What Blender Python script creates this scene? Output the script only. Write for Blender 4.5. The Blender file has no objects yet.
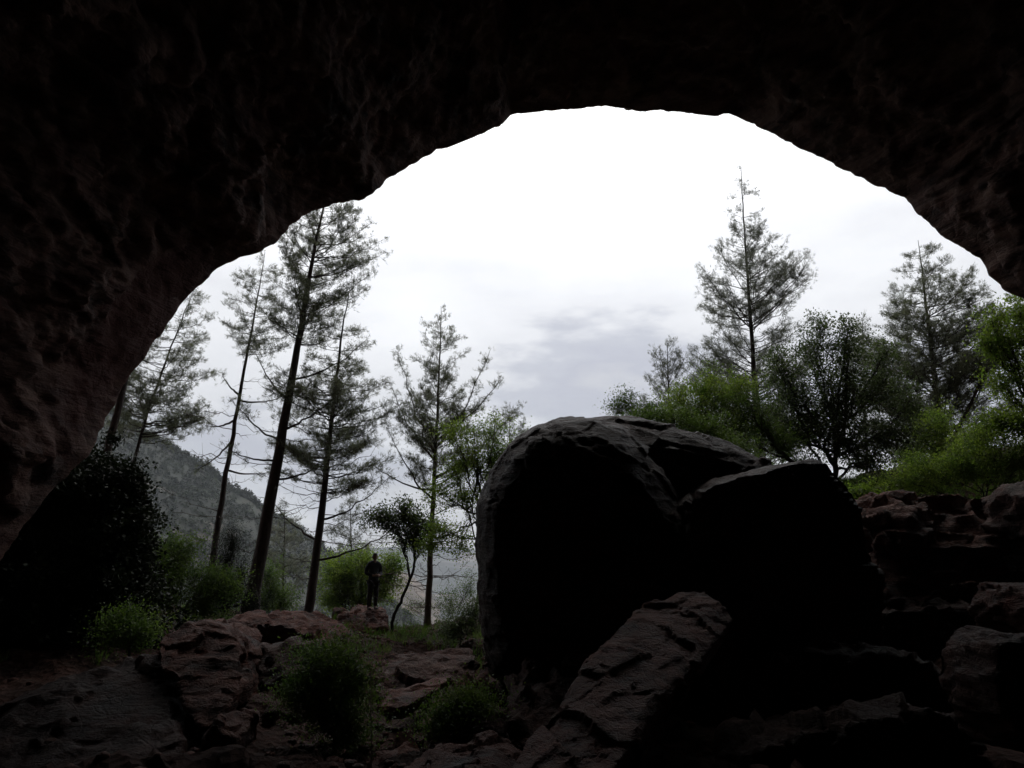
import bpy, bmesh, math, random, time
import numpy as np
from mathutils import Vector, Matrix, noise
T0 = time.time()
random.seed(7)
rng = np.random.default_rng(11)
scn = bpy.context.scene
COL = scn.collection
R = math.radians
PI = math.pi

# ------------------------------------------------------------------ camera
PITCH = R(14.5)
FPX = 711.0
cd = bpy.data.cameras.new('camera'); cam = bpy.data.objects.new('camera', cd); COL.objects.link(cam)
cd.sensor_width = 36; cd.lens = 36 * FPX / 1024; cd.clip_start = 0.05; cd.clip_end = 20000
cam.location = (0, 0, 0); cam.rotation_euler = (R(90) + PITCH, 0, 0)
scn.camera = cam
cP, sP = math.cos(PITCH), math.sin(PITCH)

def P(px, py, Y):
    """the point at depth Y (metres ahead) seen in the photograph at px, py"""
    dx = (px - 512) / FPX; dz = (384 - py) / FPX
    d = Vector((dx, cP - dz * sP, sP + dz * cP))
    return d * (Y / d.y)

def mpp(px, py, Y):
    dz = (384 - py) / FPX
    return Y / (FPX * (cP - dz * sP))

# ------------------------------------------------------------------ objects
def setp(o, label=None, cat=None, group=None, kind=None):
    if label: o['label'] = label
    if cat: o['category'] = cat
    if group: o['group'] = group
    if kind: o['kind'] = kind
    return o

def empty(name, loc, label, cat, group=None):
    o = bpy.data.objects.new(name, None); COL.objects.link(o)
    o.location = loc; o.empty_display_size = 0.3
    return setp(o, label, cat, group)

def link_mesh(name, me, mat=None, parent=None, origin=None, smooth=False):
    if origin is None and parent is not None: origin = parent.location
    if origin is not None:
        me.transform(Matrix.Translation(-Vector(origin)))
    o = bpy.data.objects.new(name, me); COL.objects.link(o)
    if parent is not None:
        o.parent = parent
    elif origin is not None:
        o.location = origin
    if mat: 
        me.materials.clear(); me.materials.append(mat)
    if smooth:
        me.polygons.foreach_set('use_smooth', np.ones(len(me.polygons), dtype=bool))
    return o

class Buf:
    """collects polygons as numpy blocks"""
    def __init__(s): s.v = []; s.f3 = []; s.f4 = []; s.n = 0
    def add(s, v, f):
        v = np.asarray(v, dtype=np.float32).reshape(-1, 3); f = np.asarray(f, dtype=np.int64)
        (s.f3 if f.shape[1] == 3 else s.f4).append(f + s.n); s.v.append(v); s.n += len(v)
    def mesh(s, name):
        me = bpy.data.meshes.new(name)
        v = np.concatenate(s.v) if s.v else np.zeros((0, 3), np.float32)
        f3 = np.concatenate(s.f3) if s.f3 else np.zeros((0, 3), int)
        f4 = np.concatenate(s.f4) if s.f4 else np.zeros((0, 4), int)
        me.vertices.add(len(v)); me.vertices.foreach_set('co', v.ravel())
        idx = np.concatenate([f3.ravel(), f4.ravel()])
        me.loops.add(len(idx)); me.loops.foreach_set('vertex_index', idx.astype(np.int32))
        st = np.concatenate([np.arange(len(f3)) * 3, len(f3) * 3 + np.arange(len(f4)) * 4])
        me.polygons.add(len(st)); me.polygons.foreach_set('loop_start', st.astype(np.int32))
        me.polygons.foreach_set('loop_total', np.concatenate([np.full(len(f3), 3), np.full(len(f4), 4)]).astype(np.int32))
        me.update(calc_edges=True); me.validate()
        return me

def nrm(a):
    return a / np.maximum(np.linalg.norm(a, axis=-1, keepdims=True), 1e-9)

def tube(buf, pts, rad, sides=6):
    pts = np.asarray(pts, float); n = len(pts); rad = np.asarray(rad, float)
    tan = np.gradient(pts, axis=0); tan = nrm(tan)
    ref = np.array([0.3, 0.9, 0.1]) if abs(tan[0][2]) > 0.8 else np.array([0, 0, 1.0])
    a = nrm(np.cross(tan, ref)); b = np.cross(tan, a)
    th = np.arange(sides) / sides * 2 * PI
    ring = pts[:, None, :] + rad[:, None, None] * (a[:, None, :] * np.cos(th)[None, :, None] + b[:, None, :] * np.sin(th)[None, :, None])
    i = np.arange(n - 1)[:, None] * sides; j = np.arange(sides)[None, :]; k = (j + 1) % sides
    f = np.stack([i + j, i + k, i + sides + k, i + sides + j], -1).reshape(-1, 4)
    buf.add(ring.reshape(-1, 3), f)

def needles(buf, p, d, k, length, width, spread):
    p = np.repeat(p, k, 0); d = np.repeat(d, k, 0); n = len(p)
    dd = nrm(d + spread * rng.normal(size=(n, 3)))
    s = nrm(np.cross(dd, rng.normal(size=(n, 3)))) * width * 0.5
    L = length * rng.uniform(0.6, 1.15, (n, 1))
    p = p + rng.normal(size=(n, 3)) * length * 0.2
    v = np.stack([p - s, p + s, p + dd * L], 1).reshape(-1, 3)
    buf.add(v, np.arange(n * 3).reshape(-1, 3))

def leaves(buf, p, d, length, width, flat=0.3):
    n = len(p)
    dd = nrm(d + 0.8 * rng.normal(size=(n, 3)))
    s = nrm(np.cross(dd, np.array([0, 0, 1.0]) * (1 + flat) + 0.8 * rng.normal(size=(n, 3))))
    up = np.cross(s, dd)
    L = length * rng.uniform(0.55, 1.2, (n, 1)); W = width * rng.uniform(0.6, 1.2, (n, 1)) * 0.5
    v = np.stack([p, p + dd * L * 0.5 - s * W - up * L * 0.06, p + dd * L - up * L * 0.12, p + dd * L * 0.5 + s * W - up * L * 0.06], 1).reshape(-1, 3)
    f = np.arange(n * 4).reshape(-1, 4)
    buf.add(v, f)

# ------------------------------------------------------------------ materials
def mat(name):
    m = bpy.data.materials.new(name); m.use_nodes = True
    nt = m.node_tree; return m, nt, nt.nodes['Principled BSDF']

def nd(nt, t, **kw):
    n = nt.nodes.new(t)
    for k, v in kw.items():
        if k in n.inputs: n.inputs[k].default_value = v
        else: setattr(n, k, v)
    return n

def ramp(nt, fac, stops):
    r = nt.nodes.new('ShaderNodeValToRGB'); e = r.color_ramp.elements
    while len(e) < len(stops): e.new(0.5)
    for el, (p, c) in zip(e, stops):
        el.position = p; el.color = (*c, 1) if len(c) == 3 else c
    nt.links.new(fac, r.inputs['Fac']); return r

def mixc(nt, fac, a, b, mode='MIX'):
    m = nt.nodes.new('ShaderNodeMix'); m.data_type = 'RGBA'; m.blend_type = mode
    for s, v in ((m.inputs[0], fac), (m.inputs[6], a), (m.inputs[7], b)):
        if hasattr(v, 'is_output'): nt.links.new(v, s)
        elif isinstance(v, (int, float)): s.default_value = v
        else: s.default_value = (*v, 1)
    return m.outputs[2]

def rock_mat(name, dark, red, pale, rough=0.62, scale=1.0, strata=(0.35, 0.1, 1.0), iron=False, bump=1.0, spec=0.2):
    m, nt, bs = mat(name)
    tc = nd(nt, 'ShaderNodeNewGeometry'); L = nt.links
    n1 = nd(nt, 'ShaderNodeTexNoise', Scale=0.55 * scale, Detail=9.0, Roughness=0.62, Distortion=0.5)
    n2 = nd(nt, 'ShaderNodeTexNoise', Scale=3.1 * scale, Detail=10.0, Roughness=0.7)
    n3 = nd(nt, 'ShaderNodeTexNoise', Scale=14.0 * scale, Detail=8.0, Roughness=0.75)
    vo = nd(nt, 'ShaderNodeTexVoronoi', Scale=2.2 * scale); vo.feature = 'DISTANCE_TO_EDGE'
    # stretched coordinates: strata
    mp = nd(nt, 'ShaderNodeMapping'); mp.inputs['Scale'].default_value = (0.5, 0.5, 3.2); mp.inputs['Rotation'].default_value = strata
    n4 = nd(nt, 'ShaderNodeTexNoise', Scale=1.3 * scale, Detail=10.0, Roughness=0.68, Distortion=0.3)
    wv = nd(nt, 'ShaderNodeVectorMath'); wv.operation = 'ADD'
    n5 = nd(nt, 'ShaderNodeTexNoise', Scale=1.6 * scale, Detail=4.0)
    for n in (n1, n2, n3, n5): L.new(tc.outputs['Position'], n.inputs['Vector'])
    L.new(tc.outputs['Position'], wv.inputs[0]); L.new(n5.outputs['Color'], wv.inputs[1]); L.new(wv.outputs[0], vo.inputs['Vector'])
    L.new(tc.outputs['Position'], mp.inputs['Vector']); L.new(mp.outputs[0], n4.inputs['Vector'])
    base = ramp(nt, n1.outputs['Fac'], [(0.36, dark), (0.5, red), (0.62, [c * 0.8 for c in dark]), (0.74, pale)])
    r2 = ramp(nt, n2.outputs['Fac'], [(0.38, (0.45, 0.42, 0.42)), (0.55, (1, 1, 1)), (0.7, (1.7, 1.6, 1.5))])
    c = mixc(nt, 0.85, base.outputs[0], r2.outputs[0], 'MULTIPLY')
    r4 = ramp(nt, n4.outputs['Fac'], [(0.42, (0, 0, 0)), (0.64, (1, 1, 1))])
    c = mixc(nt, r4.outputs[0], c, mixc(nt, n2.outputs['Fac'], red, pale))
    if iron:
        at = nd(nt, 'ShaderNodeAttribute'); at.attribute_name = 'iron'
        c = mixc(nt, at.outputs['Fac'], c, (red[0] * 0.8, red[1] * 0.62, red[2] * 0.62))
    L.new(c, bs.inputs['Base Color']); bs.inputs['Specular IOR Level'].default_value = spec
    rr = nd(nt, 'ShaderNodeMapRange'); rr.inputs['To Min'].default_value = rough - 0.2; rr.inputs['To Max'].default_value = rough + 0.25
    L.new(n2.outputs['Fac'], rr.inputs['Value']); L.new(rr.outputs[0], bs.inputs['Roughness'])
    # bump
    def math_(op, a, b):
        x = nd(nt, 'ShaderNodeMath'); x.operation = op
        for s, v in ((x.inputs[0], a), (x.inputs[1], b)):
            if hasattr(v, 'is_output'): L.new(v, s)
            else: s.default_value = v
        return x.outputs[0]
    ve = nd(nt, 'ShaderNodeMapRange'); ve.inputs['From Max'].default_value = 0.09; L.new(vo.outputs['Distance'], ve.inputs['Value'])
    h = math_('ADD', math_('MULTIPLY', n2.outputs['Fac'], 0.16), math_('MULTIPLY', n3.outputs['Fac'], 0.05))
    h = math_('ADD', h, math_('MULTIPLY', n4.outputs['Fac'], 0.22)); h = math_('ADD', h, math_('MULTIPLY', ve.outputs[0], 0.02))
    b = nd(nt, 'ShaderNodeBump', Strength=0.9, Distance=1.0 * bump); L.new(h, b.inputs['Height']); L.new(b.outputs[0], bs.inputs['Normal'])
    return m

M = {}
M['cave'] = rock_mat('cave_rock', (0.028, 0.020, 0.018), (0.10, 0.042, 0.032), (0.36, 0.235, 0.19), 0.7, 0.8, (0.5, 0.3, 0.2), iron=True)
M['rock'] = rock_mat('red_limestone', (0.024, 0.012, 0.010), (0.060, 0.019, 0.013), (0.14, 0.075, 0.058), 0.62, 1.3, (0.3, 0.45, 0.1))
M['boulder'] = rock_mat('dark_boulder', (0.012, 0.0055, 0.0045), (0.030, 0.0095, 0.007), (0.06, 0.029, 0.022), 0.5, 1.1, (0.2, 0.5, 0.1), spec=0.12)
M['slab'] = rock_mat('rusty_slab', (0.03, 0.014, 0.011), (0.11, 0.028, 0.017), (0.21, 0.10, 0.072), 0.6, 1.7, (0.6, 0.9, 0.4))

def ground_mat():
    m, nt, bs = mat('red_soil'); L = nt.links
    g = nd(nt, 'ShaderNodeNewGeometry')
    n1 = nd(nt, 'ShaderNodeTexNoise', Scale=0.7, Detail=10.0, Roughness=0.65)
    n2 = nd(nt, 'ShaderNodeTexNoise', Scale=7.0, Detail=10.0, Roughness=0.7)
    n3 = nd(nt, 'ShaderNodeTexVoronoi', Scale=9.0)
    for n in (n1, n2, n3): L.new(g.outputs['Position'], n.inputs['Vector'])
    a = ramp(nt, n1.outputs['Fac'], [(0.35, (0.018, 0.011, 0.009)), (0.5, (0.045, 0.02, 0.015)), (0.65, (0.025, 0.018, 0.013)), (0.8, (0.08, 0.055, 0.043))])
    b = ramp(nt, n2.outputs['Fac'], [(0.35, (0.5, 0.5, 0.5)), (0.6, (1.2, 1.15, 1.1))])
    L.new(mixc(nt, 0.9, a.outputs[0], b.outputs[0], 'MULTIPLY'), bs.inputs['Base Color'])
    bs.inputs['Roughness'].default_value = 0.9; bs.inputs['Specular IOR Level'].default_value = 0.15
    x = nd(nt, 'ShaderNodeMath'); x.operation = 'ADD'; L.new(n2.outputs['Fac'], x.inputs[0]); L.new(n3.outputs['Distance'], x.inputs[1])
    bp = nd(nt, 'ShaderNodeBump', Strength=0.8, Distance=0.1); L.new(x.outputs[0], bp.inputs['Height']); L.new(bp.outputs[0], bs.inputs['Normal'])
    return m
M['ground'] = ground_mat()

def leaf_mat(name, c1, c2, trans=0.4, rough=0.55, scale=1.2, spec=0.3, tcol=None):
    m, nt, bs = mat(name); L = nt.links
    g = nd(nt, 'ShaderNodeNewGeometry')
    n = nd(nt, 'ShaderNodeTexNoise', Scale=scale, Detail=5.0, Roughness=0.7); L.new(g.outputs['Position'], n.inputs['Vector'])
    r = ramp(nt, n.outputs['Fac'], [(0.35, c1), (0.62, c2)])
    # leaf to leaf variation
    rv = nd(nt, 'ShaderNodeMapRange'); rv.inputs['To Min'].default_value = 0.65; rv.inputs['To Max'].default_value = 1.35
    L.new(g.outputs['Random Per Island'], rv.inputs['Value'])
    vm = nd(nt, 'ShaderNodeVectorMath'); vm.operation = 'SCALE'; L.new(r.outputs[0], vm.inputs[0]); L.new(rv.outputs[0], vm.inputs['Scale'])
    L.new(vm.outputs[0], bs.inputs['Base Color']); bs.inputs['Roughness'].default_value = rough
    bs.inputs['Specular IOR Level'].default_value = spec
    if trans > 0:
        t = nd(nt, 'ShaderNodeBsdfTranslucent'); mx = nd(nt, 'ShaderNodeMixShader'); mx.inputs[0].default_value = trans
        hs = nd(nt, 'ShaderNodeVectorMath'); hs.operation = 'MULTIPLY'; hs.inputs[1].default_value = tcol or (1.6, 1.7, 0.9)
        L.new(vm.outputs[0], hs.inputs[0]); L.new(hs.outputs[0], t.inputs['Color'])
        out = nt.nodes['Material Output']
        L.new(bs.outputs[0], mx.inputs[1]); L.new(t.outputs[0], mx.inputs[2]); L.new(mx.outputs[0], out.inputs['Surface'])
    return m
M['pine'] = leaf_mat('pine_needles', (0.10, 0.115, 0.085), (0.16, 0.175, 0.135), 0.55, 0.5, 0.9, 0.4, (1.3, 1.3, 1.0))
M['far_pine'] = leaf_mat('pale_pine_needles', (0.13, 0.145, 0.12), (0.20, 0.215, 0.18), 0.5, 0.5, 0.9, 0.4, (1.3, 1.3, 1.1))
M['fresh'] = leaf_mat('fresh_leaves', (0.075, 0.135, 0.03), (0.18, 0.235, 0.055), 0.55, 0.5, 1.5)
M['green'] = leaf_mat('green_leaves', (0.04, 0.08, 0.022), (0.10, 0.145, 0.038), 0.45, 0.5, 1.5)
M['oak'] = leaf_mat('holm_oak_leaves', (0.045, 0.07, 0.035), (0.095, 0.125, 0.065), 0.45, 0.4, 1.5, 0.5)
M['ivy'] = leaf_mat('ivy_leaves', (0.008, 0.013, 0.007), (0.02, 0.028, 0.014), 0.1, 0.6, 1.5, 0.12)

def bark_mat(name, c1, c2):
    m, nt, bs = mat(name); L = nt.links
    g = nd(nt, 'ShaderNodeNewGeometry'); mp = nd(nt, 'ShaderNodeMapping'); mp.inputs['Scale'].default_value = (1, 1, 0.25)
    n = nd(nt, 'ShaderNodeTexNoise', Scale=14.0, Detail=8.0, Roughness=0.7)
    L.new(g.outputs['Position'], mp.inputs['Vector']); L.new(mp.outputs[0], n.inputs['Vector'])
    r = ramp(nt, n.outputs['Fac'], [(0.35, c1), (0.65, c2)]); L.new(r.outputs[0], bs.inputs['Base Color'])
    bs.inputs['Roughness'].default_value = 0.9
    bp = nd(nt, 'ShaderNodeBump', Strength=0.9, Distance=0.04); L.new(n.outputs['Fac'], bp.inputs['Height']); L.new(bp.outputs[0], bs.inputs['Normal'])
    return m
M['bark'] = bark_mat('pine_bark', (0.03, 0.022, 0.02), (0.09, 0.07, 0.06))
M['bark_pale'] = bark_mat('pale_bark', (0.08, 0.06, 0.05), (0.17, 0.14, 0.12))
M['bark_dark'] = bark_mat('dark_bark', (0.02, 0.016, 0.014), (0.05, 0.04, 0.035))

def plain(name, c, rough=0.8, nscale=30, amp=0.25):
    m, nt, bs = mat(name); L = nt.links
    g = nd(nt, 'ShaderNodeTexCoord'); n = nd(nt, 'ShaderNodeTexNoise', Scale=float(nscale), Detail=4.0); L.new(g.outputs['Object'], n.inputs['Vector'])
    r = ramp(nt, n.outputs['Fac'], [(0.3, [x * (1 - amp) for x in c]), (0.7, [x * (1 + amp) for x in c])])
    L.new(r.outputs[0], bs.inputs['Base Color']); bs.inputs['Roughness'].default_value = rough
    return m
M['skin'] = plain('skin', (0.26, 0.16, 0.12), 0.5, 40, 0.08)
M['jacket'] = plain('navy_jacket', (0.03, 0.034, 0.045), 0.85)
M['trousers'] = plain('dark_trousers', (0.022, 0.022, 0.026), 0.85)
M['hair'] = plain('dark_hair', (0.014, 0.011, 0.01), 0.6, 60)
M['boot'] = plain('brown_boot', (0.035, 0.026, 0.02), 0.6)
M['stalk'] = plain('dry_stalk', (0.32, 0.28, 0.24), 0.8)

# ------------------------------------------------------------------ terrain
def fbm(p, o=5, h=1.0):
    return noise.fractal(p, h, 2.0, o, noise_basis='PERLIN_ORIGINAL')

def facet(p, freq, squash=(1, 1, 1)):
    """broken, planar steps: each cell tilts its own way"""
    q = Vector((p.x * freq * squash[0], p.y * freq * squash[1], p.z * freq * squash[2]))
    q = q + noise.noise_vector(q * 0.9) * 0.25
    ds, ps = noise.voronoi(q)
    f = ps[0]; t = noise.noise_vector(f * 7.31 + Vector((1.7, 3.1, 5.9))) 
    return (q - f).dot(t) * 1.1 + noise.cell(f * 3.7 + Vector((.3, .7, .1))) * 0.35 - 0.18

ctl = [  # px, py, depth
 (-350, 820, 8), (-100, 790, 7.5), (100, 775, 7.5), (350, 785, 7), (500, 785, 6.8), (750, 790, 7), (1000, 790, 7.5), (1300, 800, 8),
 (-150, 660, 11), (0, 655, 12), (80, 650, 12.5), (140, 640, 14), (200, 660, 12), (290, 670, 13), (400, 755, 9), (400, 726, 11.5), (430, 700, 13.5), (450, 664, 17),
 (380, 645, 18), (430, 634, 21), (440, 629, 25), (372, 634, 22.5), (355, 618, 24), (320, 634, 20), (280, 632, 17), (210, 632, 17), (250, 616, 24), (310, 626, 25), (120, 620, 20), (0, 600, 20),
 (500, 640, 19), (600, 600, 20), (560, 700, 11), (650, 690, 11.5), (800, 690, 11.5), (950, 700, 10), (700, 640, 14), (800, 610, 14.5), (940, 610, 14), (1080, 640, 12),
 (700, 500, 19), (640, 520, 20), (850, 512, 17), (950, 500, 17.5), (1024, 492, 17.5), (1200, 500, 16),
 (680, 490, 24), (780, 500, 26), (870, 490, 26), (950, 475, 25), (1030, 455, 25), (1200, 430, 25), (900, 500, 34), (1020, 480, 34), (720, 520, 34),
 (250, 640, 31), (350, 655, 31), (430, 660, 31), (560, 620, 30), (120, 620, 30), (-50, 560, 30)]
C3 = [tuple(P(*c)) for c in ctl]
C3 += [(-8, 0, -1.3), (0, 0, -1.65), (8, 0, -1.4), (-8, -8, -1.2), (0, -9, -1.5), (8, -8, -1.3), (0, -18, -1.4), (0, 3.5, -1.7), (-6, 4, -1.6), (6, 4, -1.6)]
for a in np.arange(-65, 66, 13):
    for rr, z in ((44, -12), (58, -30)):
        x, y = rr * math.sin(R(a)), rr * math.cos(R(a))
        C3.append((x, y, z + (6 if a > 8 else 0)))
C3 = np.array(C3)
D = np.linalg.norm(C3[:, None, :2] - C3[None, :, :2], axis=2)
n = len(C3)
A = np.zeros((n + 3, n + 3)); A[:n, :n] = D + np.eye(n) * -0.25; A[:n, n] = 1; A[:n, n + 1:] = C3[:, :2]; A[n, :n] = 1; A[n + 1:, :n] = C3[:, :2].T
W = np.linalg.solve(A, np.concatenate([C3[:, 2], [0, 0, 0]]))
VALLEY = -52.0

def base_height(x, y):
    x = np.asarray(x, float); y = np.asarray(y, float)
    d = np.sqrt((x[..., None] - C3[:, 0]) ** 2 + (y[..., None] - C3[:, 1]) ** 2)
    h = d @ W[:n] + W[n] + W[n + 1] * x + W[n + 2] * y
    r = np.hypot(x, y)
    t = np.clip((r - 48) / 45, 0, 1); t = t * t * (3 - 2 * t)
    return h * (1 - t) + (VALLEY - 6) * t

def rough_h(x, y):
    p = Vector((x, y, 0.0))
    h = fbm(p * 0.45, 5) * 0.28 + fbm(p * 1.9 + Vector((7, 3, 1)), 4) * 0.09
    s = fbm(p * 0.8 + Vector((3, 9, 4)), 3)
    q = (s * 4) % 1.0                      # small rock steps
    h += 0.03 * (q * q) + facet(p, 0.8, (1, 1, 1)) * 0.22 + facet(p + Vector((4, 4, 4)), 2.2, (1, 1, 1)) * 0.08
    return h

def gz(x, y):
    return float(base_height(np.array([x]), np.array([y]))[0]) + rough_h(x, y)

def make_ground():
    na, nr = 520, 300
    # angles packed towards the view
    u = np.linspace(-1, 1, na, endpoint=False); ang = PI * (0.35 * u + 0.65 * u ** 3)
    rad = 0.6 * (110 / 0.6) ** (np.linspace(0, 1, nr))
    X = np.sin(ang)[None, :] * rad[:, None]; Y = np.cos(ang)[None, :] * rad[:, None]
    Z = base_height(X, Y)
    xs, ys = X.ravel(), Y.ravel(); z = Z.ravel().copy()
    for i in range(len(z)):
        z[i] += rough_h(xs[i], ys[i])
    b = Buf()
    V = np.stack([xs, ys, z], -1)
    i = np.arange(nr - 1)[:, None] * na; j = np.arange(na)[None, :]; k = (j + 1) % na
    f = np.stack([i + j, i + k, i + na + k, i + na + j], -1).reshape(-1, 4)[:, ::-1]
    b.add(V, f)
    c = np.array([[0, 0, V[:na, 2].mean()]])
    b.add(np.concatenate([V[:na], c]), np.stack([np.full(na, na), (np.arange(na) + 1) % na, np.arange(na)], -1))
    o = link_mesh('ground', b.mesh('ground'), M['ground'], smooth=True); o['kind'] = 'structure'
make_ground()
print('ground', round(time.time() - T0, 1))

# valley floor out to the horizon
def valley_mat():
    m, nt, bs = mat('valley_fields'); L = nt.links
    g = nd(nt, 'ShaderNodeNewGeometry')
    v = nd(nt, 'ShaderNodeTexVoronoi', Scale=0.006); n = nd(nt, 'ShaderNodeTexNoise', Scale=0.02, Detail=8.0, Roughness=0.7)
    L.new(g.outputs['Position'], v.inputs['Vector']); L.new(g.outputs['Position'], n.inputs['Vector'])
    a = ramp(nt, v.outputs['Color'], [(0.2, (0.03, 0.04, 0.035)), (0.45, (0.10, 0.085, 0.065)), (0.6, (0.035, 0.045, 0.035)), (0.8, (0.12, 0.10, 0.085))])
    b = ramp(nt, n.outputs['Fac'], [(0.4, (0.5, 0.5, 0.5)), (0.6, (1.1, 1.1, 1.1))])
    L.new(mixc(nt, 0.9, a.outputs[0], b.outputs[0], 'MULTIPLY'), bs.inputs['Base Color']); bs.inputs['Roughness'].default_value = 0.95
    return m
M['valley'] = valley_mat()
b = Buf(); k = 72; rr = [0, 90, 300, 900, 2000, 4200]; vv = []; 
for r_ in rr[1:]:
    for i in range(k):
        a = i / k * 2 * PI; vv.append((r_ * math.sin(a), r_ * math.cos(a), VALLEY))
vv = np.array(vv); i = np.arange(4)[:, None] * k; j = np.arange(k)[None, :]; kk = (j + 1) % k
b.add(vv, np.stack([i + j, i + kk, i + k + kk, i + k + j], -1).reshape(-1, 4)[:, ::-1])
o = link_mesh('valley', b.mesh('valley'), M['valley']); o['kind'] = 'structure'

# hills
def hill_mat(name, g1, g2, tan, sc):
    m, nt, bs = mat(name); L = nt.links
    g = nd(nt, 'ShaderNodeNewGeometry')
    n = nd(nt, 'ShaderNodeTexNoise', Scale=sc, Detail=10.0, Roughness=0.7); n2 = nd(nt, 'ShaderNodeTexNoise', Scale=sc * 5, Detail=6.0, Roughness=0.7)
    mp = nd(nt, 'ShaderNodeMapping'); mp.inputs['Scale'].default_value = (0.6, 0.6, 2.6)
    L.new(g.outputs['Position'], mp.inputs['Vector']); L.new(mp.outputs[0], n.inputs['Vector']); L.new(g.outputs['Position'], n2.inputs['Vector'])
    a = ramp(nt, n.outputs['Fac'], [(0.4, g1), (0.54, g2), (0.60, tan), (0.72, tan)])
    b_ = ramp(nt, n2.outputs['Fac'], [(0.4, (0.55, 0.55, 0.55)), (0.6, (1.2, 1.2, 1.2))])
    L.new(mixc(nt, 0.9, a.outputs[0], b_.outputs[0], 'MULTIPLY'), bs.inputs['Base Color']); bs.inputs['Roughness'].default_value = 0.95
    return m

def make_hill(name, ridge, Yr, foot_y, back_y, m, amp, cols=220, rows=70, curve=1.0):
    rx = [r[0] for r in ridge]; ry = [r[1] for r in ridge]
    V = np.zeros((rows, cols, 3))
    for c in range(cols):
        px = rx[0] + (rx[-1] - rx[0]) * c / (cols - 1)
        py = np.interp(px, rx, ry); top = P(px, py, Yr)
        az = top.x / top.y
        for r_ in range(rows):
            v = r_ / (rows - 1)
            if v < 0.6:
                s = v / 0.6; y = foot_y + (Yr - foot_y) * s; z = (VALLEY - 3) + (top.z - VALLEY + 3) * s ** curve
            else:
                s = (v - 0.6) / 0.4; y = Yr + (back_y - Yr) * s; z = top.z + (VALLEY - 3 - top.z) * s
            x = az * y
            edge = min(1, abs(v - 0.6) * 6) * min(1, v * 8)
            z += fbm(Vector((x, y, 0)) / (amp * 9), 5) * amp * edge
            V[r_, c] = (x, y, z)
    b = Buf(); i = np.arange(rows - 1)[:, None] * cols; j = np.arange(cols - 1)[None, :]
    b.add(V.reshape(-1, 3), np.stack([i + j, i + j + 1, i + cols + j + 1, i + cols + j], -1).reshape(-1, 4))
    o = link_mesh(name, b.mesh(name), m, smooth=True); o['kind'] = 'structure'
    return V
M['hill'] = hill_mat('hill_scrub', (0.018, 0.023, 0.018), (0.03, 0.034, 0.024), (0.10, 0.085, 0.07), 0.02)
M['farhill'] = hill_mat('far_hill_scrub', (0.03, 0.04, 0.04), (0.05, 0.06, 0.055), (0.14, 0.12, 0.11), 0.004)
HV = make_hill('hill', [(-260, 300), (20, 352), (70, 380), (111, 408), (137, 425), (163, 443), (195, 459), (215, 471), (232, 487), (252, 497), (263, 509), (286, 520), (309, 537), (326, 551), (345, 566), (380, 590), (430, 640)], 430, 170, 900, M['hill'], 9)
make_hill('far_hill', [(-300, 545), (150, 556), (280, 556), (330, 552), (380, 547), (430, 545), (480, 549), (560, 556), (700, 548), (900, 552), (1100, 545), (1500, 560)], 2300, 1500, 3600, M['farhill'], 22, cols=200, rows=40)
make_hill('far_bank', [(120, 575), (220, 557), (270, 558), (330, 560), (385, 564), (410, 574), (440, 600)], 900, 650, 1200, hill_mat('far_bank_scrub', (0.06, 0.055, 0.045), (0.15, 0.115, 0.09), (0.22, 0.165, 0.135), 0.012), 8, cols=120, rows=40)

# far-off wood on the hill
def ico(sub):
    bm = bmesh.new(); bmesh.ops.create_icosphere(bm, subdivisions=sub, radius=1)
    v = np.array([x.co[:] for x in bm.verts]); f = np.array([[q.index for q in p.verts] for p in bm.faces]); bm.free(); return v, f
IV, IF = ico(1)
def wood():
    b = Buf(); rows, cols, _ = HV.shape
    N = 20000
    for _ in range(N):
        r_ = rng.uniform(0.12, 0.66) * (rows - 1); c = rng.uniform(0.15, 1) * (cols - 1)
        if rng.random() < 0.16: r_ = (0.6 + rng.uniform(-0.02, 0.01)) * (rows - 1)
        r0, c0 = int(r_), min(int(c), cols - 2); p = HV[r0, c0] * (1 - (c - c0)) + HV[r0, c0 + 1] * (c - c0)
        if fbm(Vector(p) / 28, 4) < rng.normal() * 0.12 - 0.3 and r_ < rows * 0.57: continue
        s = min(2.6, 1.0 * math.exp(rng.normal() * 0.4))
        nq = 20; c_ = p + np.array([0, 0, s * 0.8]) + nrm(rng.normal(size=(nq, 3))) * rng.uniform(0.3, 1, (nq, 1)) * np.array([s, s, s * 1.15])
        v = (c_[:, None, :] + rng.normal(size=(nq, 3, 3)).clip(-1.6, 1.6) * s * 0.34).reshape(-1, 3)
        b.add(v, np.arange(nq * 3).reshape(-1, 3))
    o = link_mesh('hillside_wood', b.mesh('hillside_wood'), leaf_mat('hill_tree_leaves', (0.014, 0.022, 0.013), (0.034, 0.046, 0.024), 0, 0.8, 0.05), origin=None)
    setp(o, 'dark scrub and pine wood covering the distant hillside', 'wood', kind='stuff')
wood()
print('hills', round(time.time() - T0, 1))

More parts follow.
